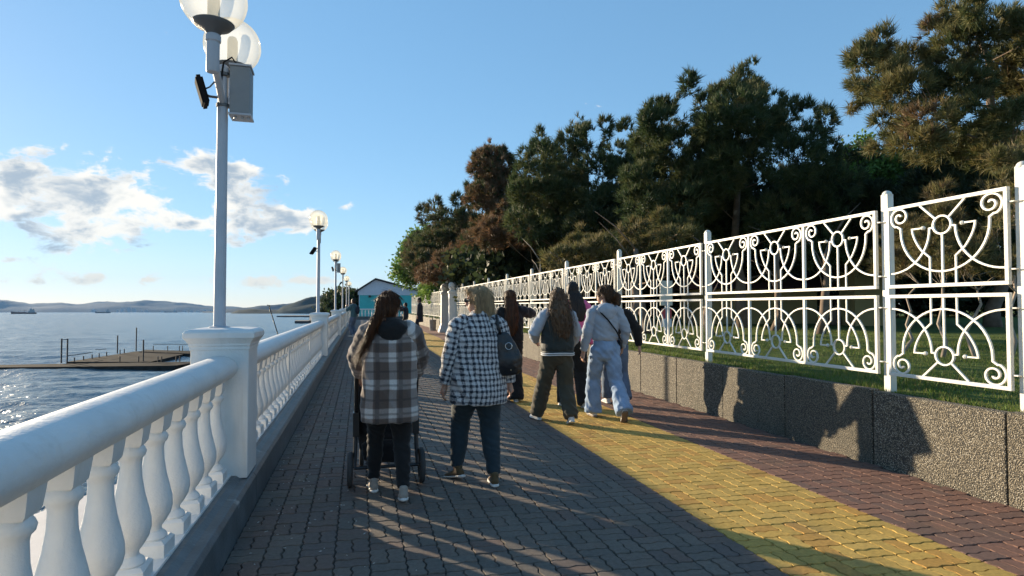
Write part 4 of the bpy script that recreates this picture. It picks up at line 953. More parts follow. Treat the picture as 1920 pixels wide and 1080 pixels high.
# ---------------------------------------------------------------- people
def loft_geo(secs, n=16, flat=''):
    """closed tube through sections (pos, rx, ry); rx lies along world X as far as possible"""
    P = [Vector(s[0]) for s in secs]; m = len(P); v = []; f = []
    rings = []
    for i in range(m):
        t = (P[min(i + 1, m - 1)] - P[max(i - 1, 0)])
        t = t.normalized() if t.length > 1e-6 else Vector((0, 0, 1))
        a = Vector((1, 0, 0)) - t * t.x
        if a.length < 0.25: a = Vector((0, 0, 1)) - t * t.z
        a.normalize(); b = t.cross(a); rings.append((P[i], a, b, secs[i][1], secs[i][2], t))
    e0 = rings[0]; e1 = rings[-1]
    ka, sa = (0.02, 0.93) if 's' in flat else (0.45, 0.62); kb, sb = (0.02, 0.93) if 'e' in flat else (0.45, 0.62)
    full = [(e0[0] - e0[5] * min(e0[3], e0[4]) * ka, e0[1], e0[2], e0[3] * sa, e0[4] * sa)] + [r[:5] for r in rings] + [(e1[0] + e1[5] * min(e1[3], e1[4]) * kb, e1[1], e1[2], e1[3] * sb, e1[4] * sb)]
    for p, a, b, rx, ry in full:
        for k in range(n):
            th = 2 * PI * k / n; v.append(p + a * math.cos(th) * rx + b * math.sin(th) * ry)
    for i in range(len(full) - 1):
        for k in range(n): f.append((i * n + k, i * n + (k + 1) % n, (i + 1) * n + (k + 1) % n, (i + 1) * n + k))
    f.append(tuple(reversed(range(n)))); f.append(tuple((len(full) - 1) * n + k for k in range(n)))
    return v, f
def limb(*pr, n=14, flat=''): return ('loft', [(p, r, r) for p, r in pr], n, flat)
def ell(c, rx, ry, rz, rot=None): return ('ell', Vector(c), (rx, ry, rz), rot)
def fuse(name, prims, mat, parent, voxel=0.012, smooth=4, folds=None, fs=(9, 9, 22), seed=0, ridge=None):
    if ridge is None: ridge = name in ("trousers", "jeans", "hoodie", "overshirt", "jacket", "bomber", "sleeve", "coat")
    """union of overlapping closed shapes as one continuous skin, with cloth folds pressed into it"""
    b = MB()
    for p in prims:
        if p[0] == 'loft': b.add(*loft_geo(p[1], p[2] if len(p) > 2 else 16, p[3] if len(p) > 3 else ''))
        else:
            q = MB().sphere((0, 0, 0), 1.0, 18, 12); M_ = p[3].to_matrix() if p[3] else Matrix.Identity(3)
            b.add([p[1] + M_ @ Vector((x * p[2][0], y * p[2][1], z * p[2][2])) for x, y, z in q.v], q.f)
    me = b.mesh(name, None); o = bpy.data.objects.new(name, me); COL.objects.link(o)
    r = o.modifiers.new('r', 'REMESH'); r.mode = 'VOXEL'; r.voxel_size = voxel; r.use_smooth_shade = True
    if smooth: sm = o.modifiers.new('s', 'SMOOTH'); sm.factor = 0.5; sm.iterations = smooth
    dg = bpy.context.evaluated_depsgraph_get(); me2 = bpy.data.meshes.new_from_object(o.evaluated_get(dg)); bpy.data.objects.remove(o); bpy.data.meshes.remove(me)
    me2.name = name; me2.materials.clear(); me2.materials.append(mat)
    if folds:
        n = len(me2.vertices); co = np.empty(n * 3, np.float32); no = np.empty(n * 3, np.float32); me2.vertices.foreach_get('co', co); me2.vertices.foreach_get('normal', no)
        co = co.reshape(-1, 3); no = no.reshape(-1, 3); off = Vector((seed * 3.1, 0, 0))
        if ridge:
            d = np.array([0.75 - 2.2 * abs(mnoise.noise(Vector((p[0] * fs[0] + 0.35 * fs[2] * p[2], p[1] * fs[1], p[2] * fs[2] + 0.8 * fs[0] * p[0])) + off)) + 0.6 * mnoise.noise(Vector((p[0] * fs[0], p[1] * fs[1], p[2] * fs[2])) * 0.6 + off) for p in co.tolist()])
        else:
            d = np.array([mnoise.fractal(Vector((p[0] * fs[0], p[1] * fs[1], p[2] * fs[2])) + off, 1.0, 2.0, 3) for p in co.tolist()])
        co += no * (folds * d)[:, None]; me2.vertices.foreach_set('co', co.ravel()); me2.update()
    me2.polygons.foreach_set('use_smooth', [True] * len(me2.polygons))
    o = bpy.data.objects.new(name, me2); COL.objects.link(o); o.parent = parent
    return o
def ik(a, c, l1, l2, pole):
    a, c, pole = Vector(a), Vector(c), Vector(pole); d = c - a; L = min(d.length, (l1 + l2) * 0.999); u = d.normalized()
    x = (l1 * l1 - l2 * l2 + L * L) / (2 * L); h_ = math.sqrt(max(0, l1 * l1 - x * x)); pp = pole - u * pole.dot(u); pp.normalize()
    return a + u * x + pp * h_
SKIN = material('skin', (0.42, 0.24, 0.17), 0.5, 0.06, 12); SKIN.node_tree.nodes['Principled BSDF'].inputs['Subsurface Weight'].default_value = 0.08
SOLE = material('white_sole', (0.62, 0.61, 0.58), 0.6, 0.08, 20)
def cloth(name, c, var=0.12, bump=0.25, rough=0.85): return material(name, c, rough, var, 7, bump, 160, sheen=0.15, spec=0.25)
def hair_mat(name, dark, light):
    m = bpy.data.materials.new(name); m.use_nodes = True; t = NT(m.node_tree); b = t.n['Principled BSDF']; b.inputs['Roughness'].default_value = 0.5; b.inputs['Specular IOR Level'].default_value = 0.22
    p = t.vmath('MULTIPLY', t.node('ShaderNodeTexCoord').outputs['Object'], (70, 70, 5)); n = t.noise(p, 1.0, 4, 0.6)
    t.l.new(t.ramp(n, [(0.3, dark), (0.7, light)]), b.inputs['Base Color'])
    bn = t.node('ShaderNodeBump'); bn.inputs['Strength'].default_value = 0.7; bn.inputs['Distance'].default_value = 0.01; t.l.new(n, bn.inputs['Height']); t.l.new(bn.outputs[0], b.inputs['Normal'])
    return m
def hand_prims(w, d, s, side, curl=0.5, palm_n=None):
    """palm, four fingers of unequal length with a knuckle bend and a thumb leaving the side of the palm; w wrist, d forearm direction"""
    d = Vector(d).normalized(); nrm = Vector(palm_n or (side * -1.0, 0.15, 0)); nrm = (nrm - d * nrm.dot(d)).normalized(); across = d.cross(nrm).normalized()
    if across.y < 0: across = -across          # thumb side points forward
    P = [('loft', [(w - d * 0.02, 0.024 * s, 0.02 * s), (w + d * 0.02 * s, 0.026 * s, 0.019 * s), (w + d * 0.055 * s, 0.030 * s, 0.017 * s), (w + d * 0.088 * s, 0.030 * s, 0.014 * s)], 12)]
    q = MB()
    base = w + d * 0.085 * s
    for i, (off, L) in enumerate(((0.030, 0.070), (0.010, 0.078), (-0.010, 0.072), (-0.029, 0.056))):
        b0 = base + across * off * s; L *= s; c1 = curl * 0.5; c2 = curl * 1.2
        k1 = b0 + (d * math.cos(c1) + nrm * math.sin(c1)) * L * 0.48; k2 = k1 + (d * math.cos(c1 + c2) + nrm * math.sin(c1 + c2)) * L * 0.34; k3 = k2 + (d * math.cos(c1 + c2 * 1.7) + nrm * math.sin(c1 + c2 * 1.7)) * L * 0.25
        P.append(limb((b0 - d * 0.02 * s, 0.0095 * s), (k1, 0.0088 * s), (k2, 0.0080 * s), (k3, 0.0065 * s), n=10))
    t0 = w + d * 0.03 * s + across * 0.028 * s; t1 = t0 + (d * 0.6 + across * 0.7 + nrm * 0.25).normalized() * 0.038 * s; t2 = t1 + (d * 0.9 + across * 0.15 + nrm * 0.35).normalized() * 0.034 * s
    P.append(limb((t0 - across * 0.012 * s, 0.013 * s), (t1, 0.0105 * s), (t2, 0.0085 * s), n=10))
    return P
def sleeve_parts(p, r, cuff, mat, folds=0.010, fs=(9, 9, 14)):
    """sleeves as parts of their own whose local axis follows the arm, so that the weave turns with it"""
    for n in 'LR':
        o = fuse('sleeve', p.sleeves(r, cuff, n), mat, p.root, 0.010, 3, folds, fs, 3)
        z = (p.J['sh' + n] - p.J['wr' + n]).normalized(); x = Vector((1, 0, 0)); x = (x - z * x.dot(z)).normalized(); y = z.cross(x)
        T = Matrix.Translation(p.J['sh' + n]) @ Matrix((x, y, z)).transposed().to_4x4(); o.data.transform(T.inverted()); o.matrix_basis = T
class Person:
    def __init__(s, label, loc, H, yaw=0.0, feet=None, hands=None, poles=None, head_turn=0.0, head_tilt=0.0, lean=0.0, build=1.0, voxel=0.010, curl=0.5, group='people walking along the promenade', cat='person', sway=0.0):
        k = H / 1.70; s.k = k; s.build = build; s.root = tag(empty('person', loc, yaw), label, cat, group); s.voxel = voxel; s.turn = head_turn
        V = lambda x, y, z: Vector((x * k, y * k + lean * (z - 0.9) * k * (1 if z > 0.9 else 0), z * k))
        s.V = V; J = s.J = {}
        J['pelvis'] = V(sway, 0, 0.93); J['waist'] = V(sway, 0, 1.06); J['chest'] = V(0, 0, 1.26); J['neck'] = V(0, 0.0, 1.46); J['head'] = V(0, 0.03, 1.585)
        feet = feet or ((-0.09, 0.12, 0.0, 0.0, -0.05), (0.10, -0.15, 0.0, 0.0, 0.05)); s.feet = []
        for sd_, nm, ft in ((-1, 'L', feet[0]), (1, 'R', feet[1])):
            hp = V(sd_ * 0.085 + sway, 0, 0.89); ank = Vector((ft[0] * k, ft[1] * k, (0.085 + ft[2]) * k)); J['hip' + nm] = hp; J['ank' + nm] = ank
            J['knee' + nm] = ik(hp, ank, 0.43 * k, 0.415 * k, (sd_ * 0.05, 1, 0.1)); s.feet.append((ank, ft[3], ft[4]))
        hands = hands or ((-0.26, 0.10, 0.80), (0.26, -0.02, 0.80)); poles = poles or ((-0.5, -1, 0), (0.5, -1, 0))
        for sd_, nm, hd, pl_ in ((-1, 'L', hands[0], poles[0]), (1, 'R', hands[1], poles[1])):
            sh = V(sd_ * 0.165, 0, 1.385); wr = Vector((hd[0] * k, hd[1] * k, hd[2] * k)); el = ik(sh, wr, 0.285 * k, 0.255 * k, pl_)
            if (wr - el).length > 0.27 * k: wr = el + (wr - el).normalized() * 0.255 * k
            J['sh' + nm] = sh; J['el' + nm] = el; J['wr' + nm] = wr
        s.curl = curl; from_e = Matrix.Rotation(head_turn, 3, 'Z') @ Matrix.Rotation(head_tilt, 3, 'X'); s.HM = from_e
    def hp(s, x, y, z): return s.J['head'] + s.HM @ Vector((x * s.k, y * s.k, z * s.k))
    def body(s, mat=SKIN):
        J, k, b = s.J, s.k, s.build; q = s.HM.to_quaternion()
        P = [ell(s.hp(0, -0.008, 0.02), 0.074 * k, 0.094 * k, 0.098 * k, q), ell(s.hp(0, 0.030, -0.045), 0.056 * k, 0.062 * k, 0.070 * k, q), ell(s.hp(0, 0.055, -0.085), 0.030 * k, 0.030 * k, 0.026 * k, q),
             ell(s.hp(0, 0.098, -0.022), 0.013 * k, 0.020 * k, 0.022 * k, q), ell(s.hp(0, 0.088, 0.012), 0.010 * k, 0.012 * k, 0.03 * k, q), ell(s.hp(0, 0.086, -0.062), 0.024 * k, 0.012 * k, 0.010 * k, q), ell(s.hp(0, 0.078, 0.028), 0.052 * k, 0.016 * k, 0.012 * k, q),
             ell(s.hp(-0.076, -0.005, -0.012), 0.010 * k, 0.022 * k, 0.032 * k, q), ell(s.hp(0.076, -0.005, -0.012), 0.010 * k, 0.022 * k, 0.032 * k, q),
             ('loft', [(J['neck'] - Vector((0, 0, 0.05)), 0.07 * k, 0.065 * k), (J['neck'], 0.054 * k, 0.056 * k), (J['neck'] + Vector((0, 0.01, 0.06)), 0.050 * k, 0.054 * k), (s.hp(0, -0.015, -0.03), 0.05 * k, 0.055 * k)]),
             ('loft', [(J['pelvis'] - Vector((0, 0, 0.08)), 0.135 * k * b, 0.09 * k * b), (J['pelvis'], 0.15 * k * b, 0.10 * k * b), (J['waist'], 0.125 * k * b, 0.088 * k * b), (J['chest'], 0.145 * k * b, 0.098 * k * b), (s.V(0, 0, 1.36), 0.15 * k * b, 0.085 * k * b), (s.V(0, 0, 1.42), 0.09 * k, 0.065 * k)])]
        for n in 'LR':
            P += [limb((J['hip' + n], 0.078 * k * b), (J['hip' + n].lerp(J['knee' + n], 0.5), 0.068 * k * b), (J['knee' + n], 0.050 * k), (J['knee' + n].lerp(J['ank' + n], 0.35), 0.050 * k), (J['ank' + n], 0.034 * k)),
                  limb((J['ank' + n], 0.034 * k), (J['ank' + n] + Vector((0, 0.03, -0.04)) * k, 0.034 * k)),
                  limb((J['sh' + n], 0.05 * k), (J['sh' + n].lerp(J['el' + n], 0.5), 0.044 * k), (J['el' + n], 0.036 * k), (J['el' + n].lerp(J['wr' + n], 0.4), 0.036 * k), (J['wr' + n], 0.024 * k))]
            P += hand_prims(J['wr' + n], J['wr' + n] - J['el' + n], 1.02 * k, -1 if n == 'L' else 1, s.curl)
        o = fuse('body', P, mat, s.root, s.voxel, 3)
        # eyes and lips
        for sx in (-1, 1):
            MB().sphere(s.hp(sx * 0.031, 0.080, 0.008), 0.0115 * k, 10, 8).build('eye', EYE, s.root, smooth=True)
        return o
    def torso(s, secs): return ('loft', [(s.V(x, y, z), rx * s.k, ry * s.k) for x, y, z, rx, ry in secs], 24, 's')
    def sleeves(s, r=(0.085, 0.075, 0.065, 0.055), cuff=0.97, which='LR'):
        J, k = s.J, s.k; out = []
        for n in which:
            w = J['el' + n].lerp(J['wr' + n], cuff); i = J['sh' + n] + Vector((-0.05 * (1 if n == 'R' else -1), 0, 0.012)) * k
            out.append(limb((i, r[0] * 0.95 * k), (J['sh' + n].lerp(J['el' + n], 0.12), r[0] * k), (J['sh' + n].lerp(J['el' + n], 0.55), (r[0] + r[1]) / 2 * k), (J['el' + n], r[1] * k), (J['el' + n].lerp(w, 0.45), r[2] * k), (w, r[3] * k), n=16, flat='e'))
        return out
    def legs(s, r=(0.105, 0.09, 0.075, 0.072, 0.06), hem=0.96, waist=(0.165, 0.115), top=1.0):
        J, k, b = s.J, s.k, 1.0; out = [('loft', [(J['pelvis'] + Vector((0, 0, -0.13 * k)), waist[0] * 0.92 * k, waist[1] * 0.95 * k), (J['pelvis'] + Vector((0, -0.01 * k, -0.05 * k)), waist[0] * k, waist[1] * 1.06 * k), (J['pelvis'] + Vector((0, 0, 0.04 * k)), waist[0] * 0.97 * k, waist[1] * k), (s.V(0, 0, top + 0.03), waist[0] * 0.86 * k, waist[1] * 0.88 * k)], 22)]
        for n in 'LR':
            h_, kn, an = J['hip' + n], J['knee' + n], J['ank' + n]; e = kn.lerp(an, hem)
            out.append(limb((h_ + Vector((0, 0, 0.02)) * k, r[0] * k), (h_.lerp(kn, 0.4), (r[0] * 0.5 + r[1] * 0.5) * k), (kn, r[2] * k), (kn.lerp(e, 0.5), r[3] * k), (e, r[4] * k), n=16, flat='e'))
        return out
    def shoes(s, upper, sole=SOLE, hgt=0.085, L=0.25, sole_t=0.028):
        k = s.k
        for ank, pitch, splay in s.feet:
            Mx = Matrix.Rotation(-splay, 3, 'Z') @ Matrix.Rotation(-pitch, 3, 'X')     # pitch > 0 lifts the heel
            piv = Vector((0, 0.10, -0.085)) * k                                       # ball of the foot stays down
            def T(x, y, z): return ank + piv * (1 if False else 0) + Mx @ (Vector((x, y, z)) * k)
            P = [('loft', [(T(0, -0.062, -0.045), 0.034 * k, 0.030 * k), (T(0, -0.02, -0.038), 0.039 * k, 0.040 * k), (T(0, 0.05, -0.045), 0.042 * k, 0.032 * k), (T(0, 0.12, -0.056), 0.045 * k, 0.024 * k), (T(0, 0.165, -0.060), 0.036 * k, 0.018 * k)], 14),
                 ('loft', [(T(0, -0.028, -0.05), 0.036 * k, 0.044 * k), (T(0, -0.022, hgt - 0.085 + 0.02), 0.037 * k, 0.045 * k)], 14)]
            up = fuse('shoe', P, upper, s.root, 0.009 if s.voxel < 0.013 else 0.013, 3)
            so = [('loft', [(T(0, -0.082, -0.072), 0.030 * k, 0.014 * k), (T(0, -0.05, -0.072), 0.042 * k, 0.015 * k), (T(0, 0.03, -0.073), 0.041 * k, 0.013 * k), (T(0, 0.11, -0.073), 0.050 * k, 0.013 * k), (T(0, 0.17, -0.070), 0.043 * k, 0.011 * k), (T(0, 0.195, -0.066), 0.024 * k, 0.009 * k)], 16)]
            fuse('sole', so, sole, up, 0.009 if s.voxel < 0.013 else 0.012, 2)
EYE = material('eye_white', (0.5, 0.48, 0.45), 0.3)
def plaid_material():
    m = bpy.data.materials.new('brown_plaid_wool'); m.use_nodes = True; t = NT(m.node_tree); b = t.n['Principled BSDF']; b.inputs['Roughness'].default_value = 0.95; b.inputs['Sheen Weight'].default_value = 0.3; b.inputs['Specular IOR Level'].default_value = 0.15
    p = t.node('ShaderNodeTexCoord').outputs['Object']; w = t.noise(p, 3.0, 2, 0.5); x, y, z = t.sep(p)
    xx = t.math('ADD', x, t.math('MULTIPLY', t.math('SUBTRACT', w, 0.5), 0.03)); yk = t.math('MULTIPLY', t.math('GREATER_THAN', z, 1.19), 0.07); zz = t.math('ADD', t.math('ADD', z, yk), t.math('MULTIPLY', t.math('SUBTRACT', w, 0.5), 0.035))
    def band(c, per, off, lo, hi): return t.smooth(t.math('SINE', t.math('MULTIPLY', t.math('ADD', c, off), 2 * PI / per)), lo, hi)
    bx = band(xx, 0.175, 0.030, 0.35, 0.65); bz = band(zz, 0.215, 0.02, 0.3, 0.6); dx = band(xx, 0.175, -0.03, 0.75, 0.9); dz = band(zz, 0.1075, 0.0, 0.8, 0.95)
    s = t.math('MULTIPLY', t.math('ADD', bx, bz), 0.5)
    c = t.ramp(s, [(0.0, (0.105, 0.074, 0.060)), (0.5, (0.24, 0.20, 0.18)), (1.0, (0.54, 0.50, 0.47))])
    c = t.mix(t.math('MULTIPLY', t.math('MAXIMUM', dx, dz), 0.45), c, (0.032, 0.026, 0.027))
    c = t.mix(1.0, c, t.ramp(t.noise(p, 260, 2, 0.6), [(0.3, 0.75), (0.7, 1.25)]), 'MULTIPLY')
    t.l.new(c, b.inputs['Base Color']); bn = t.node('ShaderNodeBump'); bn.inputs['Strength'].default_value = 0.4; bn.inputs['Distance'].default_value = 0.004; t.l.new(t.noise(p, 180, 3, 0.6), bn.inputs['Height']); t.l.new(bn.outputs[0], b.inputs['Normal'])
    return m
def check_material():
    m = bpy.data.materials.new('black_white_tweed'); m.use_nodes = True; t = NT(m.node_tree); b = t.n['Principled BSDF']; b.inputs['Roughness'].default_value = 0.95; b.inputs['Sheen Weight'].default_value = 0.2; b.inputs['Specular IOR Level'].default_value = 0.15
    p = t.node('ShaderNodeTexCoord').outputs['Object']; w = t.noise(p, 5.0, 3, 0.5); w2 = t.noise(p, 60, 2, 0.5); x, y, z = t.sep(p)
    wob = t.math('ADD', t.math('MULTIPLY', t.math('SUBTRACT', w, 0.5), 0.03), t.math('MULTIPLY', t.math('SUBTRACT', w2, 0.5), 0.012))
    xx = t.math('ADD', t.math('ADD', x, t.math('MULTIPLY', y, 0.6)), wob); yk = t.math('MULTIPLY', t.math('GREATER_THAN', z, 1.27), 0.02); zz = t.math('ADD', t.math('ADD', z, yk), wob)
    def band(c, per, lo, hi): return t.smooth(t.math('SINE', t.math('MULTIPLY', c, 2 * PI / per)), lo, hi)
    bx = band(xx, 0.040, -0.05, 0.35); bz = band(zz, 0.046, -0.05, 0.35)
    tw = t.smooth(t.noise(t.vmath('MULTIPLY', p, (1.0, 1.0, 1.6)), 150, 2, 0.5), 0.42, 0.56)
    s = t.math('ADD', t.math('MULTIPLY', t.math('ADD', bx, bz), 0.42), t.math('MULTIPLY', t.math('SUBTRACT', tw, 0.5), 0.42))
    c = t.ramp(s, [(0.10, (0.56, 0.55, 0.54)), (0.42, (0.24, 0.24, 0.26)), (0.66, (0.03, 0.033, 0.045)), (1.0, (0.012, 0.014, 0.022))])
    t.l.new(c, b.inputs['Base Color']); bn = t.node('ShaderNodeBump'); bn.inputs['Strength'].default_value = 0.6; bn.inputs['Distance'].default_value = 0.006; t.l.new(w2, bn.inputs['Height']); t.l.new(bn.outputs[0], b.inputs['Normal'])
    return m
BLACK = cloth('black_cloth', (0.010, 0.0095, 0.010)); NAVY = cloth('dark_teal_denim', (0.020, 0.034, 0.043)); KHAKI = cloth('dark_khaki_cotton', (0.060, 0.052, 0.034)); BOMB = cloth('dark_green_nylon', (0.022, 0.027, 0.024), rough=0.6); PALE = cloth('pale_grey_knit', (0.36, 0.39, 0.44))
HOODIE = cloth('grey_blue_fleece', (0.33, 0.37, 0.43)); JEANS = cloth('light_blue_denim', (0.23, 0.32, 0.46), 0.25); PINK = cloth('pink_cloth', (0.62, 0.12, 0.28)); LEATHER = material('black_leather', (0.012, 0.013, 0.016), 0.38, 0.1, 20, 0.3, 60)
BEIGE = cloth('beige_shoe', (0.30, 0.26, 0.22)); TAN = cloth('brown_suede', (0.10, 0.065, 0.03)); WHITE_SHOE = cloth('white_shoe', (0.58, 0.58, 0.58)); DARKBLUE = cloth('dark_blue_cloth', (0.018, 0.021, 0.034)); TEALV = cloth('teal_cloth', (0.05, 0.11, 0.13)); MIDJ = cloth('mid_blue_denim', (0.10, 0.14, 0.21), 0.2)
H_BROWN = hair_mat('dark_brown_hair', (0.022, 0.010, 0.005), (0.11, 0.042, 0.016)); H_BLOND = hair_mat('ash_blond_hair', (0.19, 0.13, 0.075), (0.55, 0.40, 0.23)); H_CURL = hair_mat('light_brown_hair', (0.045, 0.026, 0.015), (0.17, 0.10, 0.055)); H_MID = hair_mat('brown_hair', (0.03, 0.018, 0.011), (0.12, 0.062, 0.033)); H_BLACK = hair_mat('black_hair', (0.008, 0.007, 0.007), (0.03, 0.022, 0.018))
def comb_strands(p, ho, mat, n=1400, L=0.085, r=0.0016, wave=0.0, seed=1):
    """fine locks lying along the hair surface, running down it"""
    me = ho.data; rr = random.Random(seed); nv = len(me.vertices); b = MB()
    for _ in range(n):
        vt = me.vertices[rr.randrange(nv)]; c = vt.co.copy(); nn = vt.normal.copy(); ph = rr.uniform(0, 6.3); l = L * rr.uniform(0.6, 1.3); pts = []
        t = Vector((rr.gauss(0, 0.08), rr.gauss(0, 0.08), -1)); t = t - nn * t.dot(nn)
        if t.length < 0.2: t = Vector((rr.gauss(0, 1), -1, 0)); t = t - nn * t.dot(nn)
        t.normalize(); sd_ = nn.cross(t)
        for i in range(4):
            u = i / 3; pts.append(c + t * l * u + nn * (0.0022 - 0.010 * (u - 0.35) ** 2 + rr.uniform(0, 0.0012)) + sd_ * wave * math.sin(ph + u * 7))
        b.tube(pts, [r, r, r * 0.8, r * 0.25], 3, caps=False)
    return b.build('hair_strands', mat, p.root, smooth=True)
def hair_cap(p, mat, extra=(), folds=0.006, fs=(38, 38, 5), voxel=0.011, low=0.0):
    k = p.k; q = p.HM.to_quaternion()
    P = [ell(p.hp(0, -0.022, 0.035), 0.088 * k, 0.104 * k, 0.100 * k, q), ell(p.hp(0, -0.055, -0.02 - low), 0.080 * k, 0.068 * k, 0.09 * k, q)] + list(extra)
    ho = fuse('hair', P, mat, p.root, voxel, 2, folds, fs, seed=int(k * 100) % 7)
    if p.root.location.y < 9.5 and p.voxel < 0.0125: comb_strands(p, ho, mat, 1500, 0.08, 0.0011, 0.006 if mat == H_CURL else 0.0, 5)
    return ho
def strands(p, mat, chains, seed=0, n=26, r=0.0022, jit=0.02, name='hair_strands'):
    """loose locks following the hair's outline, as thin tapering tubes"""
    rr = random.Random(seed); b = MB()
    for ch in chains:
        for _ in range(n):
            o1 = Vector((rr.gauss(0, jit), rr.gauss(0, jit), rr.gauss(0, jit))); o2 = Vector((rr.gauss(0, jit * 1.6), rr.gauss(0, jit * 1.6), rr.gauss(0, jit * 1.5)))
            m = len(ch); b.tube([Vector(c) + o1.lerp(o2, i / (m - 1)) for i, c in enumerate(ch)], [r * (1 - 0.75 * i / (m - 1)) for i in range(m)], 4, caps=False)
    return b.build(name, mat, p.root, smooth=True)

# --- woman in the brown plaid coat pushing the stroller
p = Person('woman in a brown plaid overshirt and black trousers with a long ponytail, pushing a stroller', (0.235, 4.93, 0), 1.60, 0.0,
           feet=((-0.125, 0.20, 0.0, 0.0, -0.10), (0.105, -0.16, 0.01, 0.22, 0.05)), hands=((-0.25, 0.33, 0.98), (0.25, 0.33, 0.98)), poles=((-1.0, -0.35, -0.15), (1.0, -0.35, -0.15)), head_turn=R(-28), head_tilt=R(-6), build=1.08, voxel=0.012, group='people walking along the promenade')
p.body(); V = p.V
PLAID = plaid_material()
fuse('overshirt', [p.torso([(0.0, -0.01, 0.64, 0.235, 0.165), (0, -0.01, 0.75, 0.240, 0.170), (0, -0.005, 0.95, 0.228, 0.160), (0, 0, 1.10, 0.225, 0.155), (0, 0, 1.25, 0.222, 0.150), (0, 0, 1.34, 0.195, 0.128), (0, 0, 1.41, 0.125, 0.10), (0, 0.0, 1.45, 0.075, 0.075)])], PLAID, p.root, 0.011, 3, 0.011, (8, 8, 6), 3)
sleeve_parts(p, (0.098, 0.092, 0.078, 0.055), 0.96, PLAID)
fuse('hood', [ell(V(0, -0.075, 1.405), 0.150 * p.k, 0.085 * p.k, 0.075 * p.k), ell(V(0, -0.02, 1.455), 0.115 * p.k, 0.105 * p.k, 0.055 * p.k), ell(V(0, -0.10, 1.36), 0.10 * p.k, 0.055 * p.k, 0.06 * p.k)], BLACK, p.root, 0.012, 3, 0.010, (10, 10, 14), 1)
fuse('trousers', p.legs((0.112, 0.098, 0.072, 0.066, 0.050), 0.95, (0.178, 0.125)) , BLACK, p.root, 0.012, 3, 0.008, (10, 10, 18), 2)
tail = [p.hp(0.0, -0.10, 0.055), p.hp(-0.015, -0.155, 0.05), V(-0.085, -0.125, 1.55), V(-0.14, -0.13, 1.44), V(-0.19, -0.13, 1.33), V(-0.235, -0.12, 1.23), V(-0.275, -0.11, 1.15)]
hair_cap(p, H_BROWN, [('loft', [(tail[0], 0.028, 0.028), (tail[1], 0.034, 0.03), (tail[2], 0.040, 0.030), (tail[3], 0.034, 0.026), (tail[4], 0.027, 0.02), (tail[5], 0.018, 0.014), (tail[6], 0.008, 0.007)], 14), ell(p.hp(0, -0.05, 0.085), 0.06, 0.05, 0.05)], 0.005)
strands(p, H_BROWN, [tail[1:]], 4, 140, 0.0013, 0.017)
p.shoes(BEIGE)
# --- stroller in front of her
STO = Vector((0.225, 5.22, 0)); st = tag(empty('stroller', STO), 'black stroller with grey wheels pushed by the woman in plaid', 'stroller')
FB = cloth('stroller_fabric', (0.013, 0.013, 0.015)); FRM = material('stroller_frame', (0.03, 0.03, 0.032), 0.35, metal=0.4)
def wheel(x, y, r_, w):
    o = empty('wheel', (x, y, r_)); o.parent = st
    t_ = MB().tube([(w * 0, r_ * 0.87 * math.cos(2 * PI * i / 28), r_ * 0.87 * math.sin(2 * PI * i / 28)) for i in range(28)], r_ * 0.13, 10, closed=True); t_.v = [(vx * (w / (r_ * 0.26)), vy, vz) for vx, vy, vz in t_.v]; t_.build('tyre', M['rubber'], o, smooth=True)
    rm = MB().tube([(0, r_ * 0.74 * math.cos(2 * PI * i / 24), r_ * 0.74 * math.sin(2 * PI * i / 24)) for i in range(24)], r_ * 0.05, 6, closed=True)
    for i in range(5): a = 2 * PI * i / 5; rm.tube([(0, 0, 0), (0, r_ * 0.74 * math.cos(a), r_ * 0.74 * math.sin(a))], r_ * 0.06, 6)
    rm.tube([(-w * 0.5, 0, 0), (w * 0.5, 0, 0)], r_ * 0.14, 10); rm.build('rim', FRM, o)
wheel(-0.295, 0.05, 0.145, 0.045); wheel(0.295, 0.05, 0.145, 0.045); wheel(-0.20, 0.72, 0.10, 0.04); wheel(0.20, 0.72, 0.10, 0.04)
for sx in (-1, 1):
    fr = MB(); fr.tube([(sx * 0.262, 0.05, 0.15), (sx * 0.255, 0.10, 0.30), (sx * 0.25, 0.16, 0.55), (sx * 0.25, 0.09, 0.80), (sx * 0.25, 0.0, 0.955)], 0.018, 10); fr.tube([(sx * 0.25, 0.14, 0.50), (sx * 0.22, 0.45, 0.32), (sx * 0.20, 0.72, 0.13)], 0.015, 10); fr.box(sx * 0.25 - 0.026, sx * 0.25 + 0.026, 0.09, 0.21, 0.40, 0.60)
    fr.build('side_frame', FRM, st)
MB().tube([(-0.262, 0.05, 0.15), (0.262, 0.05, 0.15)], 0.014, 8).build('axle', FRM, st)
MB().tube([(-0.25, 0.0, 0.955), (-0.235, -0.03, 0.97), (-0.18, -0.04, 0.972), (0.18, -0.04, 0.972), (0.235, -0.03, 0.97), (0.25, 0.0, 0.955)], 0.019, 10).build('handlebar', M['rubber'], st, smooth=True)
fuse('seat', [('loft', [(Vector((-0.01, 0.20, 0.34)), 0.215, 0.08), (Vector((-0.02, 0.22, 0.55)), 0.225, 0.09), (Vector((-0.025, 0.20, 0.75)), 0.235, 0.085), (Vector((-0.025, 0.18, 0.92)), 0.225, 0.07)], 20), ('loft', [(Vector((0, 0.22, 0.42)), 0.18, 0.07), (Vector((0, 0.50, 0.42)), 0.17, 0.06)], 18)], FB, st, 0.014, 3, 0.008)
fuse('canopy', [ell((0, 0.36, 0.88), 0.215, 0.24, 0.16), ell((0, 0.28, 0.80), 0.21, 0.13, 0.14)], FB, st, 0.016, 3, 0.008)
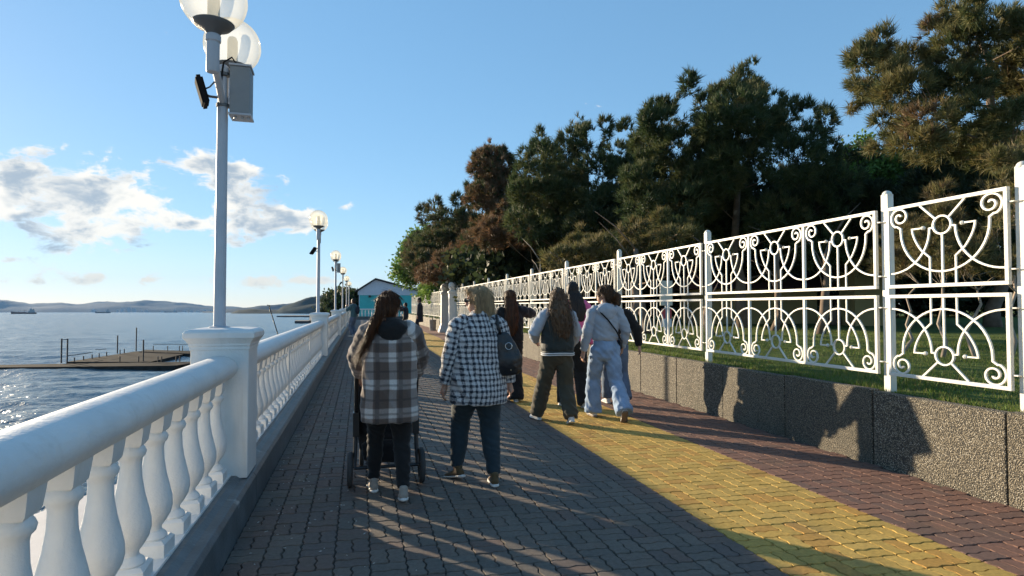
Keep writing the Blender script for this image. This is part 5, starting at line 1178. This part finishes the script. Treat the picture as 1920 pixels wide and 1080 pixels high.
fuse('basket', [('loft', [(Vector((0, 0.14, 0.19)), 0.18, 0.055), (Vector((0, 0.14, 0.26)), 0.205, 0.07), (Vector((0, 0.14, 0.33)), 0.205, 0.07)], 18), ('loft', [(Vector((0, 0.15, 0.25)), 0.19, 0.06), (Vector((0, 0.5, 0.22)), 0.17, 0.05)], 16)], FB, st, 0.014, 2, 0.006)

# --- woman in the black and white checked overshirt
p = Person('woman in a black and white checked tweed overshirt and dark trousers, looking left', (0.985, 5.13, 0), 1.66, R(-3),
           feet=((-0.17, 0.15, 0.012, 0.22, -0.55), (0.125, -0.10, 0.0, 0.04, 0.04)), hands=((-0.30, 0.02, 0.80), (0.285, 0.03, 0.835)), poles=((-0.7, -1, 0), (0.8, -1, 0)), head_turn=R(74), head_tilt=R(-3), build=1.12, voxel=0.0085, curl=0.55)
p.body(); V = p.V
CHECK = check_material()
fuse('overshirt', [p.torso([(0, -0.01, 0.70, 0.245, 0.172), (0, -0.012, 0.80, 0.248, 0.180), (0, -0.01, 0.95, 0.235, 0.168), (0, 0, 1.10, 0.222, 0.155), (0, 0, 1.25, 0.222, 0.150), (0, 0, 1.34, 0.20, 0.128), (0, 0, 1.415, 0.13, 0.10), (0, 0, 1.46, 0.078, 0.078)])], CHECK, p.root, 0.011, 3, 0.012, (7, 7, 7), 5)
sleeve_parts(p, (0.092, 0.080, 0.068, 0.056), 0.98, CHECK)
fuse('trousers', p.legs((0.122, 0.112, 0.088, 0.076, 0.056), 0.97, (0.195, 0.14)), NAVY, p.root, 0.012, 3, 0.007, (9, 9, 20), 4)
q = p.HM.to_quaternion()
ends = [p.hp(-0.07, 0.0, -0.15), p.hp(0.075, -0.03, -0.15), p.hp(0.0, -0.10, -0.17)]
fuse('hair', [ell(p.hp(0, -0.018, 0.035), 0.085, 0.103, 0.093, q), ('loft', [(p.hp(0, -0.045, 0.03), 0.082, 0.078), (p.hp(0, -0.055, -0.06), 0.080, 0.070), (p.hp(0, -0.060, -0.12), 0.076, 0.060), (p.hp(0, -0.064, -0.18), 0.062, 0.042)], 20),
              limb((p.hp(-0.07, 0.01, 0.06), 0.03), (p.hp(-0.085, -0.01, -0.03), 0.026), (p.hp(-0.085, -0.01, -0.13), 0.022)), limb((p.hp(0.07, 0.03, 0.06), 0.03), (p.hp(0.085, 0.0, -0.03), 0.026), (p.hp(0.085, 0.0, -0.14), 0.022)), ell(p.hp(0.0, 0.05, 0.088), 0.070, 0.045, 0.028, q)], H_BLOND, p.root, 0.010, 2, 0.007, (42, 42, 6), 2)
comb_strands(p, [o for o in p.root.children if o.name.startswith('hair')][0], H_BLOND, 2000, 0.08, 0.0011, 0.0, 6)
strands(p, H_BLOND, [[p.hp(x, y, 0.02), p.hp(x * 1.08, y * 1.1, -0.08), p.hp(x * 1.1, y * 1.1, -0.195)] for x, y in ((0.08, -0.02), (0.06, -0.09), (0.0, -0.125), (-0.06, -0.09), (-0.085, -0.02))], 9, 22, 0.0013, 0.009)
sg_ = MB(); 
for sx in (-1, 1):
    c = p.hp(sx * 0.034, 0.096, 0.006); sg_.sphere(c, 0.026, 12, 8, (1, 0.45, 0.75)); sg_.tube([p.hp(sx * 0.06, 0.09, 0.012), p.hp(sx * 0.082, 0.0, 0.006)], 0.0035, 6)
sg_.build('sunglasses', M['black_plastic'], p.root, smooth=True)
p.shoes(TAN)
J = p.J; BO = p.root.matrix_basis
bag = tag(empty('handbag', (0.985 + 0.235, 5.13 - 0.10, 0.92), R(-8)), 'black leather shoulder bag hanging from the woman in the checked overshirt', 'bag')
fuse('bag_body', [('loft', [(Vector((0.02, 0, 0.02)), 0.105, 0.060), (Vector((0.01, 0, 0.12)), 0.115, 0.070), (Vector((-0.02, 0, 0.24)), 0.095, 0.055), (Vector((-0.045, 0, 0.34)), 0.055, 0.035)], 20)], LEATHER, bag, 0.010, 3, 0.010, (9, 9, 9), 2)
MB().tube([(-0.06, -0.02, 0.33), (-0.085, -0.035, 0.42), (-0.095, 0.02, 0.50), (-0.085, 0.10, 0.45), (-0.06, 0.10, 0.33)], 0.012, 8).build('strap', LEATHER, bag, smooth=True)
MB().tube([(0.0 + 0.028 * math.cos(a), -0.078, 0.245 + 0.028 * math.sin(a)) for a in [2 * PI * i / 20 for i in range(20)]], 0.0035, 6, closed=True).build('ring', material('silver_ring', (0.6, 0.6, 0.6), 0.25, metal=1.0), bag, smooth=True)
studs = MB(); studs.sphere((0.02, -0.066, 0.045), 0.006, 8, 6); studs.build('stud', material('brass_stud', (0.5, 0.4, 0.25), 0.3, metal=1.0), bag, smooth=True)

# --- girl with long dark hair, black clothes, phone raised
p = Person('girl in black with very long brown hair, lifting a phone to her face', (2.30, 9.3, 0), 1.74, R(-5), feet=((-0.10, 0.10, 0.03, 0.45, -0.3), (0.09, 0.02, 0, 0, 0.1)), hands=((-0.24, 0.12, 0.85), (0.135, 0.17, 1.44)), poles=((-0.6, -1, 0), (1.0, -0.4, -0.5)), head_turn=R(-12), voxel=0.012)
p.body(); V = p.V
fuse('jacket', [p.torso([(0, 0, 0.93, 0.20, 0.14), (0, 0, 1.10, 0.195, 0.14), (0, 0, 1.25, 0.205, 0.14), (0, 0, 1.35, 0.185, 0.12), (0, 0, 1.43, 0.10, 0.085)])] + p.sleeves((0.085, 0.082, 0.068, 0.05), 0.95), BLACK, p.root, 0.015, 3, 0.010, (9, 9, 9), 2)
fuse('trousers', p.legs((0.112, 0.108, 0.105, 0.115, 0.125), 1.12, (0.17, 0.12)), BLACK, p.root, 0.015, 3, 0.009, (10, 10, 8), 3)
hair_cap(p, H_BROWN, [('loft', [(p.hp(0, -0.05, 0.02), 0.088, 0.06), (V(0, -0.085, 1.45), 0.105, 0.055), (V(0, -0.115, 1.30), 0.115, 0.045), (V(0, -0.125, 1.15), 0.10, 0.04), (V(0, -0.12, 1.02), 0.06, 0.025)], 18)], 0.007)
p.shoes(WHITE_SHOE)
ph = tag(MB().box(-0.037, 0.037, -0.005, 0.005, -0.075, 0.075).build('phone', M['black_plastic'], None, bevel=0.003, loc=(2.45, 9.49, 1.50)), 'dark phone held up by the girl with long brown hair', 'phone')

# --- girl in the dark green bomber with pale sleeves
p = Person('girl in a dark green bomber with pale sleeves, long curly hair and wide khaki trousers', (2.50, 7.55, 0), 1.72, R(-4), feet=((-0.22, 0.22, 0.0, 0.0, -0.25), (0.12, -0.20, 0.02, 0.30, 0.1)), hands=((-0.24, 0.22, 1.03), (0.24, 0.24, 0.95)), poles=((-0.8, -1, -0.2), (0.8, -1, -0.2)), head_turn=R(18), voxel=0.012)
p.body(); V = p.V; k = p.k
fuse('bomber', [p.torso([(0, 0, 0.895, 0.195, 0.150), (0, 0, 0.93, 0.215, 0.165), (0, 0, 1.05, 0.212, 0.160), (0, 0, 1.22, 0.205, 0.150), (0, 0, 1.34, 0.178, 0.12), (0, 0, 1.42, 0.11, 0.09)])], BOMB, p.root, 0.012, 3, 0.010, (7, 7, 9), 6)
fuse('sleeve', p.sleeves((0.078, 0.076, 0.066, 0.048), 0.95, 'L'), PALE, p.root, 0.012, 2, 0.008, (12, 12, 16), 1); fuse('sleeve', p.sleeves((0.078, 0.076, 0.066, 0.048), 0.95, 'R'), PALE, p.root, 0.012, 2, 0.008, (12, 12, 16), 2)
STRIPE = cloth('white_rib', (0.62, 0.62, 0.62))
for z in (0.862, 0.884):
    MB().tube([V(0.213 * math.cos(a), 0.170 * math.sin(a), z + 0.004 * math.sin(3 * a)) for a in [2 * PI * i / 48 for i in range(48)]], 0.0075, 6, closed=True).build('hem_stripe', STRIPE, p.root, smooth=True)
fuse('hem_band', [p.torso([(0, 0, 0.850, 0.205, 0.162), (0, 0, 0.905, 0.210, 0.166)])], BOMB, p.root, 0.008, 1)
fuse('trousers', p.legs((0.112, 0.106, 0.098, 0.100, 0.092), 1.05, (0.172, 0.128)), KHAKI, p.root, 0.012, 3, 0.014, (8, 8, 10), 8)
hair_cap(p, H_CURL, [('loft', [(p.hp(0, -0.04, 0.04), 0.098, 0.08), (p.hp(0, -0.055, -0.06), 0.118, 0.088), (V(0, -0.085, 1.42), 0.135, 0.080), (V(0.015, -0.115, 1.30), 0.14, 0.062), (V(0.03, -0.13, 1.18), 0.12, 0.05), (V(0.035, -0.13, 1.08), 0.07, 0.03)], 22)], 0.020, (22, 22, 16), 0.010)
strands(p, H_CURL, [[p.hp(x, -0.05, 0.03), p.hp(x * 1.3, -0.07, -0.08), V(x * 1.45, -0.12, 1.38), V(x * 1.4 + 0.02, -0.16, 1.25), V(x * 1.3 + 0.03, -0.165, 1.12)] for x in (-0.10, -0.06, 0.0, 0.06, 0.10)], 12, 22, 0.0026, 0.022)
p.shoes(WHITE_SHOE)

# --- girl in the grey-blue hoodie and light jeans
p = Person('girl in a pale grey-blue hoodie and wide light jeans with her hair in a bun', (3.19, 7.62, 0), 1.77, R(-6), feet=((-0.115, 0.16, 0.0, 0.0, -0.1), (0.15, -0.30, 0.06, 0.85, 0.2)), hands=((-0.275, 0.04, 0.86), (0.25, 0.08, 0.90)), poles=((-0.6, -1, 0), (0.7, -1, 0)), head_turn=R(58), voxel=0.0085, curl=0.6)
p.body(); V = p.V; k = p.k
fuse('hoodie', [p.torso([(0, 0, 1.00, 0.155, 0.122), (0, 0, 1.035, 0.168, 0.132), (0, 0, 1.12, 0.168, 0.132), (0, 0, 1.25, 0.178, 0.130), (0, 0, 1.35, 0.165, 0.108), (0, 0, 1.42, 0.10, 0.085)])] + p.sleeves((0.070, 0.066, 0.058, 0.042), 0.97), HOODIE, p.root, 0.011, 3, 0.010, (8, 8, 14), 9)
fuse('hood', [ell(V(0, -0.085, 1.385), 0.135 * k, 0.062 * k, 0.085 * k), ell(V(0, -0.03, 1.435), 0.115 * k, 0.10 * k, 0.05 * k), ell(V(0.01, -0.105, 1.325), 0.085 * k, 0.04 * k, 0.06 * k)], HOODIE, p.root, 0.011, 3, 0.009, (12, 12, 12), 4)
fuse('jeans', p.legs((0.105, 0.098, 0.090, 0.100, 0.112), 1.06, (0.160, 0.122), 1.0), JEANS, p.root, 0.011, 3, 0.012, (9, 9, 11), 7)
q = p.HM.to_quaternion()
hair_cap(p, H_MID, [ell(p.hp(0.0, -0.135, -0.005), 0.058, 0.052, 0.055, q), ell(p.hp(0.02, -0.13, -0.06), 0.045, 0.04, 0.045, q)], 0.010, (30, 30, 20), 0.009)
strands(p, H_MID, [[p.hp(0, -0.12, 0.0), p.hp(0.04, -0.17, -0.03), p.hp(0.02, -0.16, -0.10)], [p.hp(0.03, -0.1, 0.0), p.hp(0.05, -0.14, -0.06), p.hp(0.06, -0.13, -0.11)]], 3, 18, 0.002, 0.018)
MB().tube([V(-0.135, -0.02, 1.415), V(-0.10, -0.115, 1.37), V(0.0, -0.152, 1.26), V(0.10, -0.15, 1.13), V(0.17, -0.10, 1.03), V(0.20, -0.02, 0.98)], 0.011, 6).build('bag_strap', BLACK, p.root, smooth=True)
fuse('cross_body_bag', [('loft', [(V(0.20, 0.02, 0.90), 0.035, 0.07), (V(0.20, 0.02, 1.0), 0.035, 0.075)], 16)], LEATHER, p.root, 0.01, 2)
p.shoes(WHITE_SHOE, material('brown_sole', (0.16, 0.12, 0.09), 0.7))

# --- companions half hidden in front of the two girls
p = Person('dark-haired girl in pink half hidden between the green bomber and the grey hoodie', (3.10, 8.61, 0), 1.85, R(-5), feet=((-0.11, 0.1, 0, 0.1, -0.1), (0.12, -0.12, 0.0, 0.2, 0.1)), hands=((-0.25, 0.1, 0.84), (0.26, 0.02, 0.84)), head_turn=R(-25), voxel=0.016)
p.body(); V = p.V
fuse('jacket', [p.torso([(0, 0, 0.90, 0.20, 0.14), (0, 0, 1.10, 0.20, 0.14), (0, 0, 1.25, 0.205, 0.14), (0, 0, 1.35, 0.185, 0.12), (0, 0, 1.43, 0.10, 0.085)])] + p.sleeves((0.085, 0.078, 0.066, 0.05), 0.95), PINK, p.root, 0.018, 3, 0.009, (9, 9, 9), 2)
fuse('trousers', p.legs((0.11, 0.10, 0.095, 0.10, 0.10), 1.08, (0.165, 0.12)), BLACK, p.root, 0.018, 3, 0.008, (10, 10, 8), 3)
hair_cap(p, H_BLACK, [('loft', [(p.hp(0, -0.05, 0.02), 0.09, 0.06), (V(0.02, -0.085, 1.45), 0.115, 0.06), (V(0.05, -0.12, 1.30), 0.11, 0.05), (V(0.06, -0.13, 1.18), 0.06, 0.03)], 18)], 0.007)
p.shoes(WHITE_SHOE)
tb = tag(empty('tote_bag', (3.20, 8.85, 0.44)), 'white bag carried between the girl in the bomber and the girl in the hoodie', 'bag')
fuse('bag_body', [('loft', [(Vector((0, 0, 0.0)), 0.11, 0.06), (Vector((0, 0, 0.12)), 0.13, 0.075), (Vector((0, 0, 0.25)), 0.11, 0.05), (Vector((0, 0, 0.33)), 0.07, 0.03)], 18)], cloth('cream_bag', (0.55, 0.52, 0.48)), tb, 0.011, 3, 0.018, (10, 10, 10), 3)
MB().tube([(-0.06, 0, 0.32), (-0.03, 0, 0.46), (0.03, 0, 0.46), (0.06, 0, 0.32)], 0.008, 6).build('handle', cloth('tan_strap', (0.3, 0.2, 0.1)), tb, smooth=True)
p = Person('dark-sleeved person in blue jeans mostly hidden in front of the girl in the hoodie', (3.80, 8.65, 0), 1.70, R(-8), feet=((-0.1, 0.16, 0, 0.0, -0.1), (0.12, -0.16, 0.02, 0.4, 0.1)), hands=((-0.24, 0.1, 0.84), (0.33, -0.10, 0.90)), poles=((-0.6, -1, 0), (0.7, -0.8, 0)), voxel=0.016)
p.body(); V = p.V
fuse('jacket', [p.torso([(0, 0, 0.92, 0.19, 0.135), (0, 0, 1.10, 0.19, 0.135), (0, 0, 1.25, 0.20, 0.138), (0, 0, 1.35, 0.185, 0.12), (0, 0, 1.43, 0.10, 0.085)])] + p.sleeves((0.085, 0.078, 0.066, 0.052), 1.0), BLACK, p.root, 0.018, 3, 0.009, (9, 9, 9), 5)
fuse('jeans', p.legs((0.105, 0.098, 0.085, 0.085, 0.08), 1.0, (0.165, 0.12)), MIDJ, p.root, 0.018, 3, 0.008, (10, 10, 8), 3)
hair_cap(p, H_BLACK); p.shoes(WHITE_SHOE)

# --- far people
p = Person('man in a teal jacket and jeans filming the sea at the balustrade', (-0.30, 31.0, 0), 1.86, R(60), feet=((-0.12, 0.0, 0, 0, -0.2), (0.14, 0.0, 0, 0, 0.2)), hands=((-0.12, 0.30, 1.36), (0.10, 0.30, 1.36)), poles=((-0.8, -0.4, -1), (0.8, -0.4, -1)), voxel=0.018, group='people farther along the promenade')
p.body()
fuse('jacket', [p.torso([(0, 0, 0.88, 0.20, 0.14), (0, 0, 1.10, 0.20, 0.145), (0, 0, 1.25, 0.215, 0.15), (0, 0, 1.36, 0.19, 0.12), (0, 0, 1.44, 0.10, 0.09)])] + p.sleeves((0.09, 0.08, 0.068, 0.055), 0.95), TEALV, p.root, 0.022, 3, 0.01, (9, 9, 9), 5)
fuse('backpack', [ell(p.V(0, -0.20, 1.20), 0.15, 0.09, 0.22)], DARKBLUE, p.root, 0.022, 3, 0.008)
fuse('jeans', p.legs((0.11, 0.10, 0.088, 0.085, 0.075), 1.0, (0.17, 0.125)), MIDJ, p.root, 0.022, 3, 0.008); hair_cap(p, H_BLACK); p.shoes(WHITE_SHOE)
p = Person('man in a long dark coat standing near the far fence', (3.20, 33.8, 0), 1.95, R(75), feet=((-0.1, 0.0, 0, 0, -0.1), (0.11, 0.02, 0, 0, 0.1)), hands=((-0.24, 0.06, 0.84), (0.24, 0.06, 0.84)), voxel=0.018, group='people farther along the promenade')
p.body(); fuse('coat', [p.torso([(0, 0, 0.55, 0.22, 0.17), (0, 0, 0.85, 0.21, 0.16), (0, 0, 1.10, 0.20, 0.15), (0, 0, 1.25, 0.22, 0.15), (0, 0, 1.36, 0.195, 0.125), (0, 0, 1.44, 0.10, 0.09)])] + p.sleeves((0.09, 0.08, 0.068, 0.055), 0.97), DARKBLUE, p.root, 0.022, 3, 0.008)
fuse('trousers', p.legs((0.11, 0.10, 0.085, 0.08, 0.075), 1.0), DARKBLUE, p.root, 0.022, 3, 0.006); hair_cap(p, H_BLACK); p.shoes(BLACK, BLACK)
p = Person('boy in a dark jacket raising both hands beside the man in the long coat', (2.42, 33.5, 0), 1.68, R(70), feet=((-0.1, 0.02, 0, 0, -0.1), (0.11, 0.0, 0, 0, 0.1)), hands=((-0.10, 0.22, 1.48), (0.10, 0.22, 1.48)), poles=((-0.8, -0.2, -1), (0.8, -0.2, -1)), voxel=0.018, group='people farther along the promenade')
p.body(); fuse('jacket', [p.torso([(0, 0, 0.88, 0.19, 0.14), (0, 0, 1.10, 0.19, 0.145), (0, 0, 1.25, 0.205, 0.145), (0, 0, 1.36, 0.185, 0.12), (0, 0, 1.44, 0.10, 0.09)])] + p.sleeves((0.085, 0.078, 0.066, 0.05), 0.95), DARKBLUE, p.root, 0.022, 3, 0.008)
fuse('trousers', p.legs((0.11, 0.10, 0.085, 0.08, 0.075), 1.0), BLACK, p.root, 0.022, 3, 0.006); hair_cap(p, H_BLACK); p.shoes(BLACK, BLACK)
# small litter bin by the far wall
lb = tag(empty('litter_bin', (4.35, 37.5, 0)), 'grey litter bin against the wall beyond the gate pillars', 'litter bin')
MB().lathe(0, 0, [(0, 0.17), (0.05, 0.19), (0.62, 0.22), (0.64, 0.235), (0.67, 0.235), (0.67, 0.19), (0.62, 0.18)], 18).build('bucket', M['concrete'], lb, autosmooth=0.7); MB().box(-0.03, 0.03, 0.235, 0.27, 0, 0.8).build('stand', M['dark_metal'], lb)

# ---------------------------------------------------------------- sea haze
hz = MB(); hz.box(-6800, 6800, -900, 7400, -140, 330)
hm = bpy.data.materials.new('haze'); hm.use_nodes = True; ht = NT(hm.node_tree); ht.n.clear(); ho = ht.node('ShaderNodeOutputMaterial'); hv = ht.node('ShaderNodeVolumePrincipled')
hv.inputs['Color'].default_value = (0.30, 0.58, 1.0, 1); hv.inputs['Density'].default_value = HAZE; hv.inputs['Anisotropy'].default_value = 0.0; ht.l.new(hv.outputs[0], ho.inputs['Volume'])
if HAZE > 0: tag(hz.build('haze', hm), 'thin evening haze over the bay', 'haze', kind='stuff')
